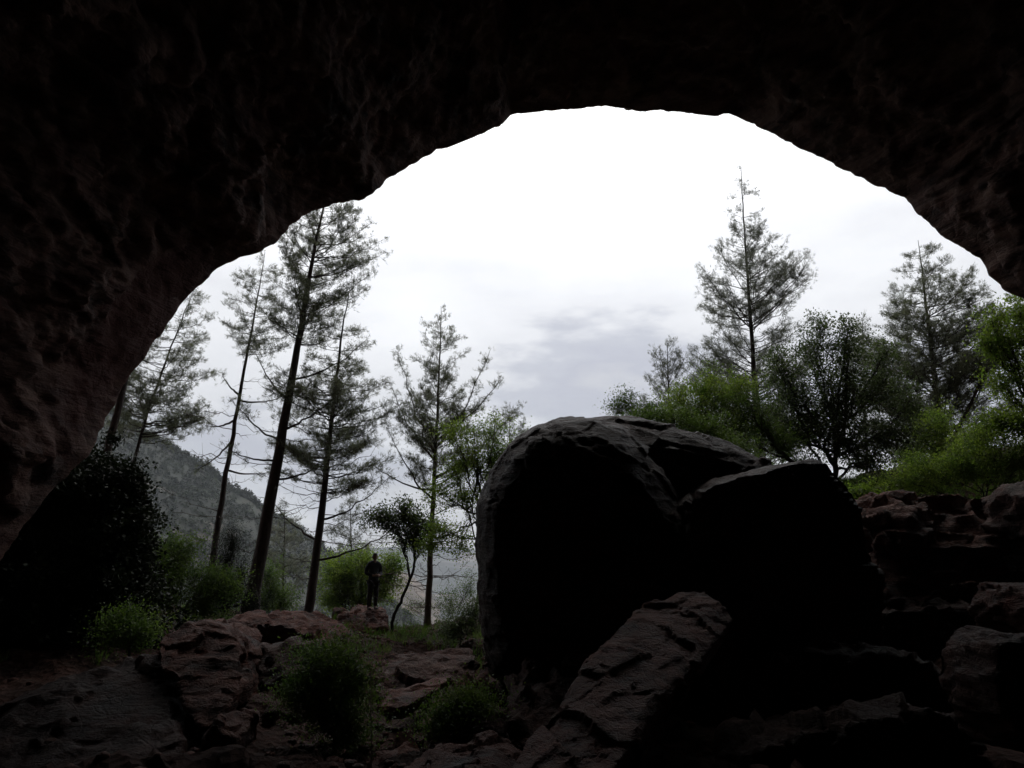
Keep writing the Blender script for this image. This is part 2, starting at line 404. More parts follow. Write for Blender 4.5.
# ------------------------------------------------------------------ cave
LIP = [(-420, 980, 7.5), (-260, 830, 8.2), (-110, 680, 9), (0, 560, 9.6), (38, 507, 10), (88, 455, 10.5), (108, 418, 10.9), (122, 388, 11.2), (160, 335, 11.6), (185, 300, 11.9), (203, 283, 12), (217, 268, 12.1),
 (238, 258, 12.2), (262, 252, 12.3), (276, 242, 12.4), (290, 226, 12.5), (310, 211, 12.7), (335, 204, 12.9), (360, 200, 13), (374, 194, 13), (385, 181, 13.1), (402, 170, 13.2), (430, 154, 13.3), (470, 138, 13.5),
 (500, 126, 13.6), (511, 114, 13.7), (540, 111, 13.8), (575, 108.5, 13.8), (600, 106.5, 13.8), (618, 107, 13.8), (640, 111, 13.8), (656, 109.5, 13.7), (690, 113, 13.6), (718, 116, 13.6), (728, 112.5, 13.5), (737, 116, 13.5),
 (765, 130, 13.3), (800, 148, 13), (845, 170, 12.7), (885, 190, 12.4), (906, 198, 12.2), (918, 214, 12), (940, 234, 11.8), (962, 247, 11.6), (978, 258, 11.5), (990, 276, 11.4), (1006, 291, 11.3), (1030, 300, 11.2),
 (1070, 335, 11), (1130, 410, 10.7), (1190, 510, 10.3), (1260, 640, 9.8), (1340, 820, 9), (1420, 1000, 8)]
def make_cave():
    L = np.array([P(c[0], c[1], c[2] * (1.16 + 0.1 * min(1, max(0, (c[0] + 100) / 500)) - 0.08 * min(1, max(0, (c[0] - 900) / 300))))[:] for c in LIP]); seg = np.r_[0, np.cumsum(np.linalg.norm(np.diff(L, axis=0), axis=1))]
    NT = 620; s = np.linspace(0, seg[-1], NT)
    Lp = np.stack([np.interp(s, seg, L[:, k]) for k in range(3)], -1)
    px = np.interp(s, seg, [c[0] for c in LIP])
    cen = np.array([0.6, 0, 0.6])
    rows = []; iron = []
    # outside cliff rows (v<0), then lip (0), then inside
    vs = list(-np.linspace(1, 0, 26, endpoint=False) ** 1.6) + list((np.linspace(0, 1, 230)) ** 1.25)
    prof_v = [0, 0.03, 0.1, 0.25, 0.45, 0.7, 0.88, 0.96, 1.0]; prof_s = [1, 1.035, 1.075, 1.15, 1.2, 1.08, 0.8, 0.5, 0.02]
    for v in vs:
        rad = (Lp - cen); rad[:, 1] = 0; rn = nrm(rad)
        if v < 0:
            d = -v * 34
            q = Lp + rn * d; q[:, 1] += d * 0.34 + 0.35 * min(1, d)
            w = min(1, d / 1.5); amp = 0.12 + 0.9 * w
        else:
            sc = np.interp(v, prof_v, prof_s)
            q = cen + rad * sc; q[:, 1] = Lp[:, 1] + (-17 - Lp[:, 1]) * v
            w = min(1, v / 0.05); amp = 0.05 + 0.95 * w
        out = q.copy(); ir = np.zeros(NT)
        for i in range(NT):
            p = Vector(q[i]); 
            nz = fbm(p * 0.28, 4) * 0.55 + fbm(p * 0.85 + Vector((5, 1, 2)), 6) * 0.25
            # strata running along the rim
            st = Vector((s[i] * 0.16 + nz * 0.8, (q[i][1] + 0.25 * q[i][2] + nz * 1.6) * 0.8, 3.3))
            nz2 = noise.noise(st) * 0.22 + facet(p, 0.42, (1, 1, 1)) * 0.42 + facet(p + Vector((5, 5, 5)), 1.1, (1, 0.6, 1)) * 0.26
            st2 = Vector((s[i] * 0.5 + nz * 2, (q[i][1] + 0.3 * q[i][2]) * 2.1 + nz * 3, 9.1)); nz2 += noise.noise(st2) * 0.12 + facet(p + Vector((9, 5, 1)), 2.4) * 0.13 + facet(p + Vector((2, 8, 1)), 4.6) * 0.05
            fine = fbm(p * 2.8, 4) * 0.12
            k = amp if v != 0 else 0.05
            dd = (nz * 0.6 + nz2 * (1.0 if v > 0 else 0.5)) * k + fine * min(1, 0.6 + amp)
            # smooth shield of rock at the left rim
            mask = max(0, 1 - abs(px[i] - 165) / 85) * max(0, 1 - abs(v - 0.022) / 0.03)
            mask = min(1, mask * 3); dd = dd * (1 - 0.55 * mask)
            ir[i] = mask
            dd = max(dd, -0.02) if 0 <= v < 0.012 else dd
            out[i] = q[i] + rn[i] * dd
        rows.append(out); iron.append(ir)
    V = np.array(rows); nv = len(rows)
    b = Buf(); i = np.arange(nv - 1)[:, None] * NT; j = np.arange(NT - 1)[None, :]
    b.add(V.reshape(-1, 3), np.stack([i + j, i + j + 1, i + NT + j + 1, i + NT + j], -1).reshape(-1, 4))
    me = b.mesh('cave')
    at = me.attributes.new('iron', 'FLOAT', 'POINT'); at.data.foreach_set('value', np.array(iron, np.float32).ravel())
    o = link_mesh('cave', me, M['cave'], smooth=True); o['kind'] = 'structure'
make_cave()
print('cave', round(time.time() - T0, 1))

# ------------------------------------------------------------------ rocks
DG = None
def hull_mesh(hulls):
    bm = bmesh.new()
    for h in hulls:
        vs = [bm.verts.new(p) for p in h]
        r_ = bmesh.ops.convex_hull(bm, input=vs)
        dele = [g for g in r_['geom_interior'] + r_['geom_unused'] if isinstance(g, bmesh.types.BMVert) and g.is_valid]
        if dele: bmesh.ops.delete(bm, geom=list(set(dele)), context='VERTS')
    bmesh.ops.recalc_face_normals(bm, faces=bm.faces)
    me = bpy.data.meshes.new('h'); bm.to_mesh(me); bm.free(); return me

def rock(name, label, cat, hulls, m='rock', voxel=0.06, amp=0.12, big=0.5, strata=(0.3, 0.2, 1.0), sfreq=2.2, samp=0.07, group=None, parent=None, chip=1.0):
    me = hull_mesh(hulls)
    ob = bpy.data.objects.new('tmp', me); COL.objects.link(ob)
    md = ob.modifiers.new('r', 'REMESH'); md.mode = 'VOXEL'; md.voxel_size = voxel
    dg = bpy.context.evaluated_depsgraph_get(); dg.update()
    ev = ob.evaluated_get(dg); nm = bpy.data.meshes.new_from_object(ev)
    bpy.data.objects.remove(ob); bpy.data.meshes.remove(me)
    nv = len(nm.vertices); co = np.empty(nv * 3, np.float32); nm.vertices.foreach_get('co', co); co = co.reshape(-1, 3)
    no = np.array([v.normal[:] for v in nm.vertices])
    sd = Vector(strata).normalized(); off = Vector((random.uniform(0, 50), random.uniform(0, 50), 0))
    out = co.copy()
    for i in range(nv):
        p = Vector(co[i].tolist())
        q = p + off
        d = fbm(q * big, 3) * amp * 1.0 + facet(q, 0.9 * big + 0.5, (0.7, 0.7, 1.3)) * amp * 1.7 + facet(q + Vector((3, 3, 3)), 2.4 * big + 1.4, (0.6, 0.6, 1.5)) * amp * 0.75 * chip
        t = q.dot(sd) * sfreq + fbm(q * 0.8, 3) * 1.2
        fr = t - math.floor(t)
        e_ = max(0.0, (fr - 0.8) / 0.2); d += (fr ** 2 * (1 - e_ * e_ * (3 - 2 * e_)) - 0.2) * samp * 1.5
        d += fbm(q * 4.5, 4) * amp * 0.22 * chip
        c = noise.cell(q * 1.2)
        d += (c - 0.5) * amp * 0.15
        out[i] = co[i] + no[i] * d
    nm.vertices.foreach_set('co', out.ravel().astype(np.float32)); nm.update()
    org = (float(out[:, 0].mean()), float(out[:, 1].mean()), float(out[:, 2].min()))
    o = link_mesh(name, nm, M[m], origin=org, smooth=True)
    return setp(o, label, cat, group)

def oh(outline, Y, thick, f=0.72, g=0.75, lean=0.0, drop=0.0):
    """hull of an outline at depth Y, tapering towards a front and a back face"""
    q = [P(x, y, Y) for x, y in outline]; c = sum(q, Vector()) / len(q)
    pts = list(q); zb = min(p.z for p in q)
    for kf, ky in ((1.0, 0.5), (0.62, 0.44), (0.28, 0.33), (0.08, 0.18)):      # rounded towards the viewer
        for p in q:
            w = c + (p - c) * (1 - (1 - f) * kf) + Vector((0, -thick * ky, 0))
            w.z -= (1 - f) * kf * 0.9 * max(0.0, p.z - c.z) + drop * kf
            pts.append(w)
    pts += [c + (p - c) * g + Vector((0, thick / 2, lean)) for p in q]
    return pts

def sloped(outline, Yt, Yb, thick, g=0.85):
    """hull whose front face leans back: depth Yt at its top, Yb at its foot"""
    ys = [y for _, y in outline]; y0, y1 = min(ys), max(ys)
    q = [P(x, y, Yt + (Yb - Yt) * (y - y0) / (y1 - y0)) for x, y in outline]; c = sum(q, Vector()) / len(q)
    return q + [c + (p - c) * g + Vector((0, thick, -0.05)) for p in q]

# the great boulder
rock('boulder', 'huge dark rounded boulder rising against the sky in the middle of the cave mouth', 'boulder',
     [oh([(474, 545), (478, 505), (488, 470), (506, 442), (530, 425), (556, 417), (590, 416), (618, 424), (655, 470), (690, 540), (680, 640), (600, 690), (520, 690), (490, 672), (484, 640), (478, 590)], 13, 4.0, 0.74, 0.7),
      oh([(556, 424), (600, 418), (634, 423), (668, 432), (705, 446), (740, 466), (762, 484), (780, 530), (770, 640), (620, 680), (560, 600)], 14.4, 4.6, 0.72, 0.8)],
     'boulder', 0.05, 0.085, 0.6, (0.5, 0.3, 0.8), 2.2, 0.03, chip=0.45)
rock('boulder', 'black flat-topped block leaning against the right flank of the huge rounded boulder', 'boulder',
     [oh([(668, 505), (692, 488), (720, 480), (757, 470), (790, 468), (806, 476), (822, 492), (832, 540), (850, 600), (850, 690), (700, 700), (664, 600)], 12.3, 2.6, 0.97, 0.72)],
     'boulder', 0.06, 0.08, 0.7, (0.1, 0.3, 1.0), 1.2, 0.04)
# the big leaning slab in front
def PP(*l): return [P(*q) for q in l]
rock('leaning_slab', 'long reddish slab with a rough lit face leaning up in front of the huge boulder', 'rock',
     [PP((508, 772, 6.4), (526, 738, 6.7), (556, 698, 7.1), (600, 647, 7.9), (643, 604, 8.8), (676, 589, 9.2), (704, 589, 9.2), (724, 604, 9.0), (734, 620, 8.9),
         (706, 648, 8.2), (672, 686, 7.4), (640, 726, 6.7), (606, 780, 6.1), (560, 800, 5.9),
         (716, 650, 9.4), (672, 700, 8.8), (640, 750, 7.9), (600, 830, 7.0), (540, 820, 7.2), (560, 730, 8.4), (640, 650, 9.9), (690, 610, 10.2))],
     'slab', 0.03, 0.045, 1.5, (0.75, -0.35, -0.5), 3.0, 0.02, chip=0.7)
rock('rock', 'dark jumbled rock wedged behind the lower left edge of the leaning slab', 'rock',
     [sloped([(500, 745), (498, 705), (524, 676), (560, 652), (600, 640), (640, 660), (600, 740), (560, 770)], 10.6, 8.0, 1.8)], 'rock', 0.055, 0.16, 1.2, (0.6, 0.2, 1), 3, 0.08)
# ledges on the right
rock('rock_ledge', 'cracked red ledge with a pale upper edge below the bright green shrubs at right', 'rock ledge',
     [sloped([(862, 506), (880, 493), (905, 492), (935, 494), (985, 502), (1010, 500), (1060, 505), (1070, 550), (1000, 550), (940, 549), (885, 550), (868, 532)], 14.6, 13.3, 2.0),
      PP((862, 520, 13.6), (885, 494, 14.6), (910, 515, 12.9), (900, 545, 12.9), (870, 545, 13.3), (930, 500, 14.6), (940, 540, 13.4))],
     'slab', 0.045, 0.07, 0.9, (-0.3, 0.25, 1), 1.7, 0.16, chip=0.4)
rock('rock_ledge', 'lower sloping red ledge under the cracked pale-edged ledge at right', 'rock ledge',
     [sloped([(874, 556), (900, 548), (950, 548), (1000, 554), (1010, 566), (990, 592), (930, 604), (886, 600)], 13.9, 12.6, 2.0)],
     'slab', 0.045, 0.07, 0.9, (-0.35, 0.25, 1), 1.7, 0.16, chip=0.4)
rock('boulder', 'dark hump of rock at the right edge just above the cracked ledge', 'boulder',
     [oh([(990, 506), (996, 492), (1014, 484), (1050, 484), (1090, 500), (1090, 556), (1016, 556), (996, 530)], 13.6, 2.0, 0.95)], 'rock', 0.06, 0.12, 0.9)
rock('rock', 'layered reddish rock poking in at the right edge of the view', 'rock',
     [oh([(996, 606), (1003, 588), (1024, 581), (1070, 578), (1110, 600), (1110, 640), (1024, 636), (1002, 626)], 7.9, 1.2, 0.85, 0.9)], 'slab', 0.03, 0.06, 1.6, (-0.1, 0.3, 1), 5, 0.045)
rock('rock', 'broad grey-brown rock under the layered reddish rock at lower right', 'rock',
     [oh([(957, 662), (963, 640), (978, 627), (1010, 630), (1060, 642), (1110, 660), (1110, 740), (1000, 750), (962, 700)], 7.2, 1.0, 0.95, 0.9)], 'rock', 0.035, 0.045, 1.5, (-0.2, 0.2, 1), 4, 0.05)
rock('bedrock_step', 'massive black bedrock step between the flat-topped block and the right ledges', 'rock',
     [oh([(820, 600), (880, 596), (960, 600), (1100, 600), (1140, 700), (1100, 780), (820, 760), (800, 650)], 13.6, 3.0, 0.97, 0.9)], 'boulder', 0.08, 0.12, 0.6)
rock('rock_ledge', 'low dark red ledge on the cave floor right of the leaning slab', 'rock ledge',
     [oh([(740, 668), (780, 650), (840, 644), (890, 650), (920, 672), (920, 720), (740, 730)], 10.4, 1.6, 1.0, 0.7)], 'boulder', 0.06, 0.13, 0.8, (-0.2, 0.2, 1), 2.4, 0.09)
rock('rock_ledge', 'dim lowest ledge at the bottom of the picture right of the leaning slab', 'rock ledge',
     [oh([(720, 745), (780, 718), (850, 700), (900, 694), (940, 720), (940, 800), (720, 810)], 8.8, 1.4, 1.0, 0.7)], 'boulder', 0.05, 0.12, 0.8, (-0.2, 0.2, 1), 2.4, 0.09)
# left group
rock('boulder', 'rounded red knob of rock narrowing downward on the left of the cave floor', 'boulder',
     [sloped([(152, 650), (165, 634), (182, 624), (203, 618), (224, 621), (237, 634), (242, 655), (232, 676), (180, 682), (158, 668)], 10.9, 9.7, 1.3),
      sloped([(172, 655), (238, 655), (232, 695), (222, 718), (208, 728), (196, 728), (184, 712)], 10.2, 9.0, 1.5)], 'slab', 0.03, 0.07, 1.2, (0.3, 0.1, 1), 3.0, 0.03, chip=0.6)
rock('rock', 'dark rock sloping between the rounded red knob and the big green bush', 'rock',
     [sloped([(232, 662), (250, 650), (290, 645), (330, 650), (345, 690), (340, 760), (250, 760), (228, 700)], 11.4, 9.4, 1.5)], 'rock', 0.05, 0.12, 1.0)
rock('rock', 'long dark rock sloping down to the lower left corner under the ivy thicket', 'rock',
     [sloped([(-60, 735), (30, 700), (90, 672), (135, 652), (162, 654), (182, 700), (190, 790), (-60, 800)], 10.6, 7.8, 2.0)], 'boulder', 0.06, 0.12, 0.6, (0.5, 0.2, 1), 1.4, 0.08, chip=0.4)
rock('rock', 'small square stone at the foot of the rounded red knob', 'rock',
     [oh([(216, 722), (232, 714), (246, 720), (250, 745), (240, 768), (214, 765)], 9, 0.8, 0.85, 0.9)], 'slab', 0.03, 0.04, 1.6)
rock('rock_ledge', 'flat pale-red ledge behind the rounded red knob near the pine trunks', 'rock ledge',
     [oh([(226, 640), (236, 622), (262, 614), (300, 616), (330, 626), (345, 638), (330, 650), (240, 655)], 16, 3.2, 0.95, 0.9)], 'slab', 0.06, 0.12, 1.0, (0.1, 0.1, 1), 3, 0.08)
rock('rock', 'angular rock heap with one pale slanting face that the standing person is on', 'rock',
     [PP((326, 630, 22.8), (342, 614, 23.2), (360, 609, 23.8), (372, 608, 23.6), (384, 611, 23.8), (386, 634, 23.2), (330, 644, 22.4), (352, 640, 22), (372, 640, 22), (360, 602, 25), (384, 608, 25.2), (340, 630, 25.4), (384, 640, 25.4)),
      PP((364, 609, 23.2), (386, 612, 23.4), (386, 630, 22.2), (362, 634, 22.2), (370, 640, 24.5), (385, 640, 24.5))],
     'slab', 0.06, 0.12, 1.2, (-0.8, 0.1, 1), 2.4, 0.08)
rock('rock', 'small brick-red stone just left of the rock heap under the person', 'rock',
     [oh([(331, 616), (335, 609), (345, 608), (350, 614), (346, 622), (333, 622)], 24.4, 0.7)], 'slab', 0.035, 0.05, 2)
# centre steps
rock('rock_ledge', 'long dark ledge crossing the path below the standing person', 'rock ledge',
     [PP((372, 678, 13.5), (400, 668, 13.9), (418, 658, 14.6), (438, 651, 15), (466, 650, 15), (478, 662, 14.4), (470, 690, 13.6), (376, 700, 13), (380, 660, 16), (470, 648, 17))],
     'rock', 0.05, 0.1, 1.0, (-0.3, 0.1, 1), 3, 0.07)
rock('stone_slab', 'flat slab with a pale lit top, leaning low on the path', 'rock',
     [PP((374, 702, 11), (386, 692, 11.6), (408, 687, 12), (430, 680, 12.4), (454, 674, 12.8), (440, 688, 11.9), (424, 696, 11.3), (408, 706, 10.9), (382, 712, 10.9), (384, 724, 11.2), (420, 715, 11.6), (450, 690, 12.8))],
     'slab', 0.035, 0.05, 1.4, (-0.3, 0, 1), 3, 0.04)
rock('stone_slab', 'upright wedge of stone pointing up right of the flat pale slab', 'rock',
     [PP((412, 728, 10), (436, 704, 10.6), (452, 680, 11.4), (464, 668, 11.8), (470, 676, 11.6), (458, 698, 10.8), (440, 716, 10.2), (480, 730, 10.8), (440, 745, 10.2), (478, 690, 12))],
     'slab', 0.035, 0.05, 1.4, (-0.6, 0, 1), 3, 0.05)
rock('rock', 'small pointed stone standing against the foot of the huge boulder', 'rock',
     [PP((474, 680, 11.4), (487, 657, 11.8), (491, 680, 11.3), (480, 690, 11.2), (488, 690, 12.1), (474, 684, 12))], 'slab', 0.025, 0.03, 2)
rock('rock_ledge', 'narrow reddish ledge at the bottom left of the path beside the dry stalk', 'rock ledge',
     [PP((352, 770, 8), (372, 754, 8.6), (392, 748, 9), (410, 742, 9.4), (420, 752, 9), (410, 772, 8.2), (380, 790, 7.8), (360, 790, 8), (420, 770, 9.6))], 'slab', 0.035, 0.05, 1.4, (-0.3, 0, 1), 3, 0.05)
rock('rock', 'gravelly reddish rock hump at the bottom edge in front of the leaning slab', 'rock',
     [oh([(405, 772), (430, 757), (480, 750), (520, 754), (552, 766), (560, 800), (400, 800)], 6.9, 1.4, 0.95, 0.9)], 'slab', 0.03, 0.06, 2.5, (0.1, 0, 1), 4, 0.03)
rock('rock', 'dark stone half hidden behind the low green bush in the middle', 'rock',
     [oh([(430, 735), (455, 715), (490, 705), (510, 720), (505, 760), (440, 765)], 9.2, 1.2)], 'rock', 0.04, 0.07, 1.4)
print('rocks', round(time.time() - T0, 1))

# loose gravel: uncountable
def gravel():
    b = Buf(); v1, f1 = ico(1)
    for _ in range(2600):
        px = rng.uniform(300, 640) if rng.random() < 0.6 else rng.uniform(0, 1024); Yd = rng.uniform(6.3, 24)
        x = (px - 512) / FPX * Yd; z = gz(x, Yd); s = rng.uniform(0.02, 0.075) * (1.6 if rng.random() < 0.1 else 1)
        v = v1 * (1 + rng.normal(size=(len(v1), 1)) * 0.18) * np.array([s, s * rng.uniform(0.6, 1), s * 0.6])
        a = rng.uniform(0, PI); c_, s_ = math.cos(a), math.sin(a); v = v @ np.array([[c_, s_, 0], [-s_, c_, 0], [0, 0, 1]])
        b.add(v + np.array([x, Yd, z + s * 0.15]), f1)
    o = link_mesh('gravel', b.mesh('gravel'), M['slab'])
    setp(o, 'loose reddish gravel and chips scattered over the cave floor', 'gravel', kind='stuff')
gravel()

# ------------------------------------------------------------------ trees
def curve(p0, p1, n, sag=0.0, wob=0.05):
    t = np.linspace(0, 1, n)[:, None]; p0 = np.asarray(p0, float); p1 = np.asarray(p1, float)
    L = np.linalg.norm(p1 - p0)
    q = p0 * (1 - t) + p1 * t
    q[:, 2] += sag * L * (t * (t - 1) * 4)[:, 0] * 1.0
    w = rng.normal(size=(n, 3)) * wob * L * np.sin(t * PI); return q + w

def pine(label, trunk, prof, Y, nb=60, tufts=26, r0=0.16, group=None, m='pine', bark='bark', dead=0, deadrange=None, rise=0.35, sparse=0.0, nlen=0.13, nwid=0.014, k=7, extra=(), top_r=0.008, name='pine_tree', depth=1.0, sub=11, sink=0.5):
    """trunk: (px,py[,Y]) from the base up; prof: (py, left px, right px) half widths of the crown"""
    tp = np.array([P(t[0], t[1], t[2] if len(t) > 2 else Y)[:] for t in trunk])
    base = Vector(tp[0]) - Vector((0, 0, sink))
    root = empty(name, base, label, 'tree', group)
    # smooth trunk
    tl = np.r_[0, np.cumsum(np.linalg.norm(np.diff(tp, axis=0), axis=1))]; ns = 28
    ss = np.linspace(0, tl[-1], ns); tr = np.stack([np.interp(ss, tl, tp[:, i]) for i in range(3)], -1)
    ker = np.array([1, 2, 1]) / 4
    for _ in range(3):
        tr[1:-1] = tr[:-2] * .25 + tr[1:-1] * .5 + tr[2:] * .25
    tr[1:-1] += rng.normal(size=(ns - 2, 3)) * 0.01
    rad = top_r + (r0 - top_r) * (1 - np.linspace(0, 1, ns)) ** 1.0; rad[0] *= 1.35; 
    trx = np.concatenate([[np.array(base) + np.array([0, 0, -0.3])], tr]); radx = np.r_[rad[0] * 1.15, rad]
    tb = Buf(); tube(tb, trx, radx, 10)
    zt = tr[:, 2]
    def tz(z): return np.array([np.interp(z, zt, tr[:, 0]), np.interp(z, zt, tr[:, 1]), z])
    sc = mpp(trunk[-1][0], trunk[-1][1], Y)
    nb = int(nb * 1.35); prof = [(q[0], q[1] * 1.25, q[2] * 1.25) for q in prof]
    pz = [P(512, q[0], Y).z for q in prof][::-1]; pl = [q[1] * sc for q in prof][::-1]; pr = [q[2] * sc for q in prof][::-1]
    zlo, zhi = pz[0], pz[-1]
    tips = []; dirs = []; phi_seed = rng.uniform(0, 90)
    def add_branch(z1, phi, fr, foliage=True, thick=1.0):
        c = math.cos(phi); rl = np.interp(z1, pz, pr if c > 0 else pl); rd = 0.5 * (np.interp(z1, pz, pr) + np.interp(z1, pz, pl)) * depth
        fr = fr * (0.86 + 0.42 * noise.noise(Vector((phi_seed + math.cos(phi) * 1.1, math.sin(phi) * 1.1, z1 * 0.75))))
        ln = math.sqrt((rl * c) ** 2 + (rd * math.sin(phi)) ** 2) * fr
        ln = max(ln, 0.18)
        axis = tz(z1)
        p1 = axis + np.array([c * rl * fr, math.sin(phi) * rd * fr, 0])
        p0 = tz(max(z1 - ln * rise * rng.uniform(0.6, 1.3), zt[0] + 0.5))
        br = curve(p0, p1, 9, 0.06, 0.018)
        rb = max(0.006, 0.012 * ln ** 0.9) * thick
        tube(tb, br, np.linspace(rb, 0.005, 9), 5)
        nsub = max(2, int(ln * sub))
        for _ in range(nsub):
            t = rng.uniform(0.28, 1.0) ** 0.75; i = t * 8; i0 = min(int(i), 7); q = br[i0] * (1 - (i - i0)) + br[i0 + 1] * (i - i0)
            bd = nrm(br[min(i0 + 1, 8)] - br[i0] + 1e-6); 
            sd = nrm(bd * rng.uniform(0.3, 1.0) + rng.normal(size=3) * np.array([0.8, 0.8, 0.45]) + np.array([0, 0, 0.22]))
            l2 = rng.uniform(0.12, 0.46) * (0.5 + 0.28 * ln ** 0.7) * (1.25 - 0.5 * t)
            tw = curve(q, q + sd * l2, 4, 0.0, 0.05); tube(tb, tw, [0.006, 0.005, 0.004, 0.003], 3)
            if foliage and rng.random() > sparse:
                nt_ = max(2, int(tufts * 0.95 * l2 * rng.uniform(0.3, 1.5)))
                tt = rng.uniform(0.3, 1.05, nt_)[:, None]
                tips.append(q + sd * l2 * tt + rng.normal(size=(nt_, 3)) * (0.035 + 0.10 * l2)); dirs.append(np.tile(sd + np.array([0, 0, 0.35]), (nt_, 1)))
    wz = np.linspace(zlo, zhi, 60); ww = np.interp(wz, pz, np.array(pl) + np.array(pr)) + 0.35; ww = ww ** 0.9; ww /= ww.sum()
    phi = rng.uniform(0, 6)
    for i in range(nb):
        z1 = rng.choice(wz, p=ww) + rng.normal() * 0.1; z1 = min(z1, zhi - 0.02); phi += 2.4 + rng.normal() * 0.3
        add_branch(z1, phi, rng.choice([1.0, 0.98, 0.88, 0.7, 0.5]) * rng.uniform(0.88, 1.06))
    for i in range(dead):
        za, zb = P(512, deadrange[0], Y).z, P(512, deadrange[1], Y).z
        z1 = rng.uniform(za, zb); ph = rng.uniform(0, 2 * PI); l = rng.uniform(0.5, deadrange[2] * sc)
        q0 = tz(z1); q1 = q0 + np.array([math.cos(ph) * l, math.sin(ph) * l, l * rng.uniform(-0.05, 0.35)])
        br = curve(q0, q1, 8, 0.07, 0.03); tube(tb, br, np.linspace(0.016, 0.004, 8), 4)
        for _ in range(int(l * 4)):
            t = rng.uniform(0.25, 1); q = q0 * (1 - t) + q1 * t; q = br[int(t * 7)]
            e = q + nrm(rng.normal(size=3) + nrm(q1 - q0)) * rng.uniform(0.15, 0.5); tube(tb, curve(q, e, 4, 0, 0.05), [0.006, 0.005, 0.004, 0.003], 3)
    # named limbs: (start py, end px, end py, dy depth, foliage radius px)
    for (spy, ex, ey, dd, fr_) in extra:
        q0 = tz(P(512, spy, Y).z); q1 = np.array(P(ex, ey, Y + dd)[:]); br = curve(q0, q1, 12, 0.09, 0.012)
        tube(tb, br, np.linspace(0.045, 0.008, 12), 6)
        ln = np.linalg.norm(q1 - q0)
        for _ in range(int(ln * 7)):
            t = rng.uniform(0.35, 1.0) ** 0.6; q = br[min(int(t * 11.99), 11)]
            sd = nrm(rng.normal(size=3) + nrm(q1 - q0) * 0.6 + np.array([0, 0, 0.2])); l2 = rng.uniform(0.15, 0.5) * fr_ * sc / 0.9
            tube(tb, curve(q, q + sd * l2, 4, 0, 0.05), [0.009, 0.007, 0.005, 0.003], 3)
            nt_ = max(2, int(tufts * l2 * 1.0)); tt = rng.uniform(0.3, 1.05, nt_)[:, None]
            tips.append(q + sd * l2 * tt + rng.normal(size=(nt_, 3)) * (0.05 + 0.12 * l2)); dirs.append(np.tile(sd, (nt_, 1)))
    link_mesh('trunk', tb.mesh('trunk'), M[bark], root, smooth=True)
    cb = Buf(); needles(cb, np.concatenate(tips), np.concatenate(dirs), k, nlen, nwid, 0.55)
    link_mesh('crown', cb.mesh('crown'), M[m], root)
    return root

GP = 'tall pines outside the cave mouth'
# left group
pine('leaning dark pine trunk emerging from under the left rim of the cave', [(80, 590), (96, 500), (110, 440), (124, 385), (150, 250), (165, 180)], [(180, 2, 2), (230, 30, 25), (300, 45, 30), (350, 30, 26), (380, 4, 6)], 24, 40, 24, 0.19, GP)
pine('thin slanting pine with a wide sparse crown beside the left rim of the cave', [(118, 545), (132, 470), (148, 410), (166, 362), (182, 318), (196, 285)], [(285, 2, 4), (310, 22, 22), (345, 34, 36), (380, 44, 40), (410, 46, 62), (428, 26, 60), (436, 5, 10)], 27, 85, 24, 0.09, GP, rise=0.25)
pine('slim pine with a small high crown, second trunk left of the thickest pine', [(208, 600), (217, 530), (230, 450), (244, 370), (254, 320), (262, 270), (265, 252)], [(252, 3, 3), (268, 22, 16), (300, 27, 26), (335, 20, 38), (352, 8, 22), (362, 3, 6)], 26, 50, 23, 0.13, GP, dead=16, deadrange=(520, 380, 75),
     extra=[(420, 205, 425, 0.6, 16), (400, 285, 395, -0.5, 15), (470, 275, 470, 0.5, 12), (395, 222, 375, -0.6, 12), (440, 196, 470, 0, 10)], rise=0.3)
pine('tallest and thickest leaning pine of the left group, top hidden by the cave roof', [(250, 612), (262, 545), (275, 475), (290, 390), (304, 310), (316, 240), (326, 195), (331, 165)], [(165, 3, 3), (195, 28, 30), (225, 32, 58), (250, 24, 68), (275, 30, 62), (300, 36, 50), (325, 38, 44), (338, 10, 20)], 24, 100, 25, 0.24, GP, dead=14, deadrange=(560, 350, 80),
     extra=[(440, 232, 400, 0.5, 18), (430, 345, 385, -0.5, 16), (460, 226, 448, -0.8, 14), (400, 255, 352, 0.4, 16), (380, 366, 340, 0.6, 16), (480, 345, 450, 0.4, 12)], rise=0.45)
pine('slender pine with broad layered crown between the thickest pine and the person', [(306, 628), (316, 560), (325, 480), (334, 400), (342, 330), (350, 285)], [(283, 3, 3), (305, 14, 16), (335, 30, 30), (370, 44, 44), (400, 52, 50), (435, 60, 52), (465, 50, 52), (485, 30, 45), (494, 8, 14)], 25, 120, 20, 0.17, GP, dead=18, deadrange=(580, 470, 95), rise=0.25,
     extra=[(540, 272, 500, 0.5, 14), (520, 388, 478, 0, 13), (560, 402, 520, -0.5, 12)])
pine('straight pine with pale lower trunk and forked crown directly left of the huge boulder', [(427, 630), (430, 560), (434, 480), (437, 420), (440, 360), (441, 306)], [(305, 3, 3), (320, 12, 16), (345, 18, 30), (372, 24, 36), (395, 44, 34), (420, 42, 42), (450, 32, 50), (478, 22, 40), (486, 6, 10)], 25, 90, 28, 0.12, GP, bark='bark_pale', dead=26, deadrange=(610, 520, 95), rise=0.6,
     extra=[(455, 398, 352, 0.3, 15), (448, 490, 350, 0.4, 14), (440, 500, 380, -0.4, 14), (460, 392, 388, 0.6, 14), (478, 515, 410, 0.3, 16), (500, 388, 430, -0.3, 16), (490, 370, 462, 0.5, 14)])
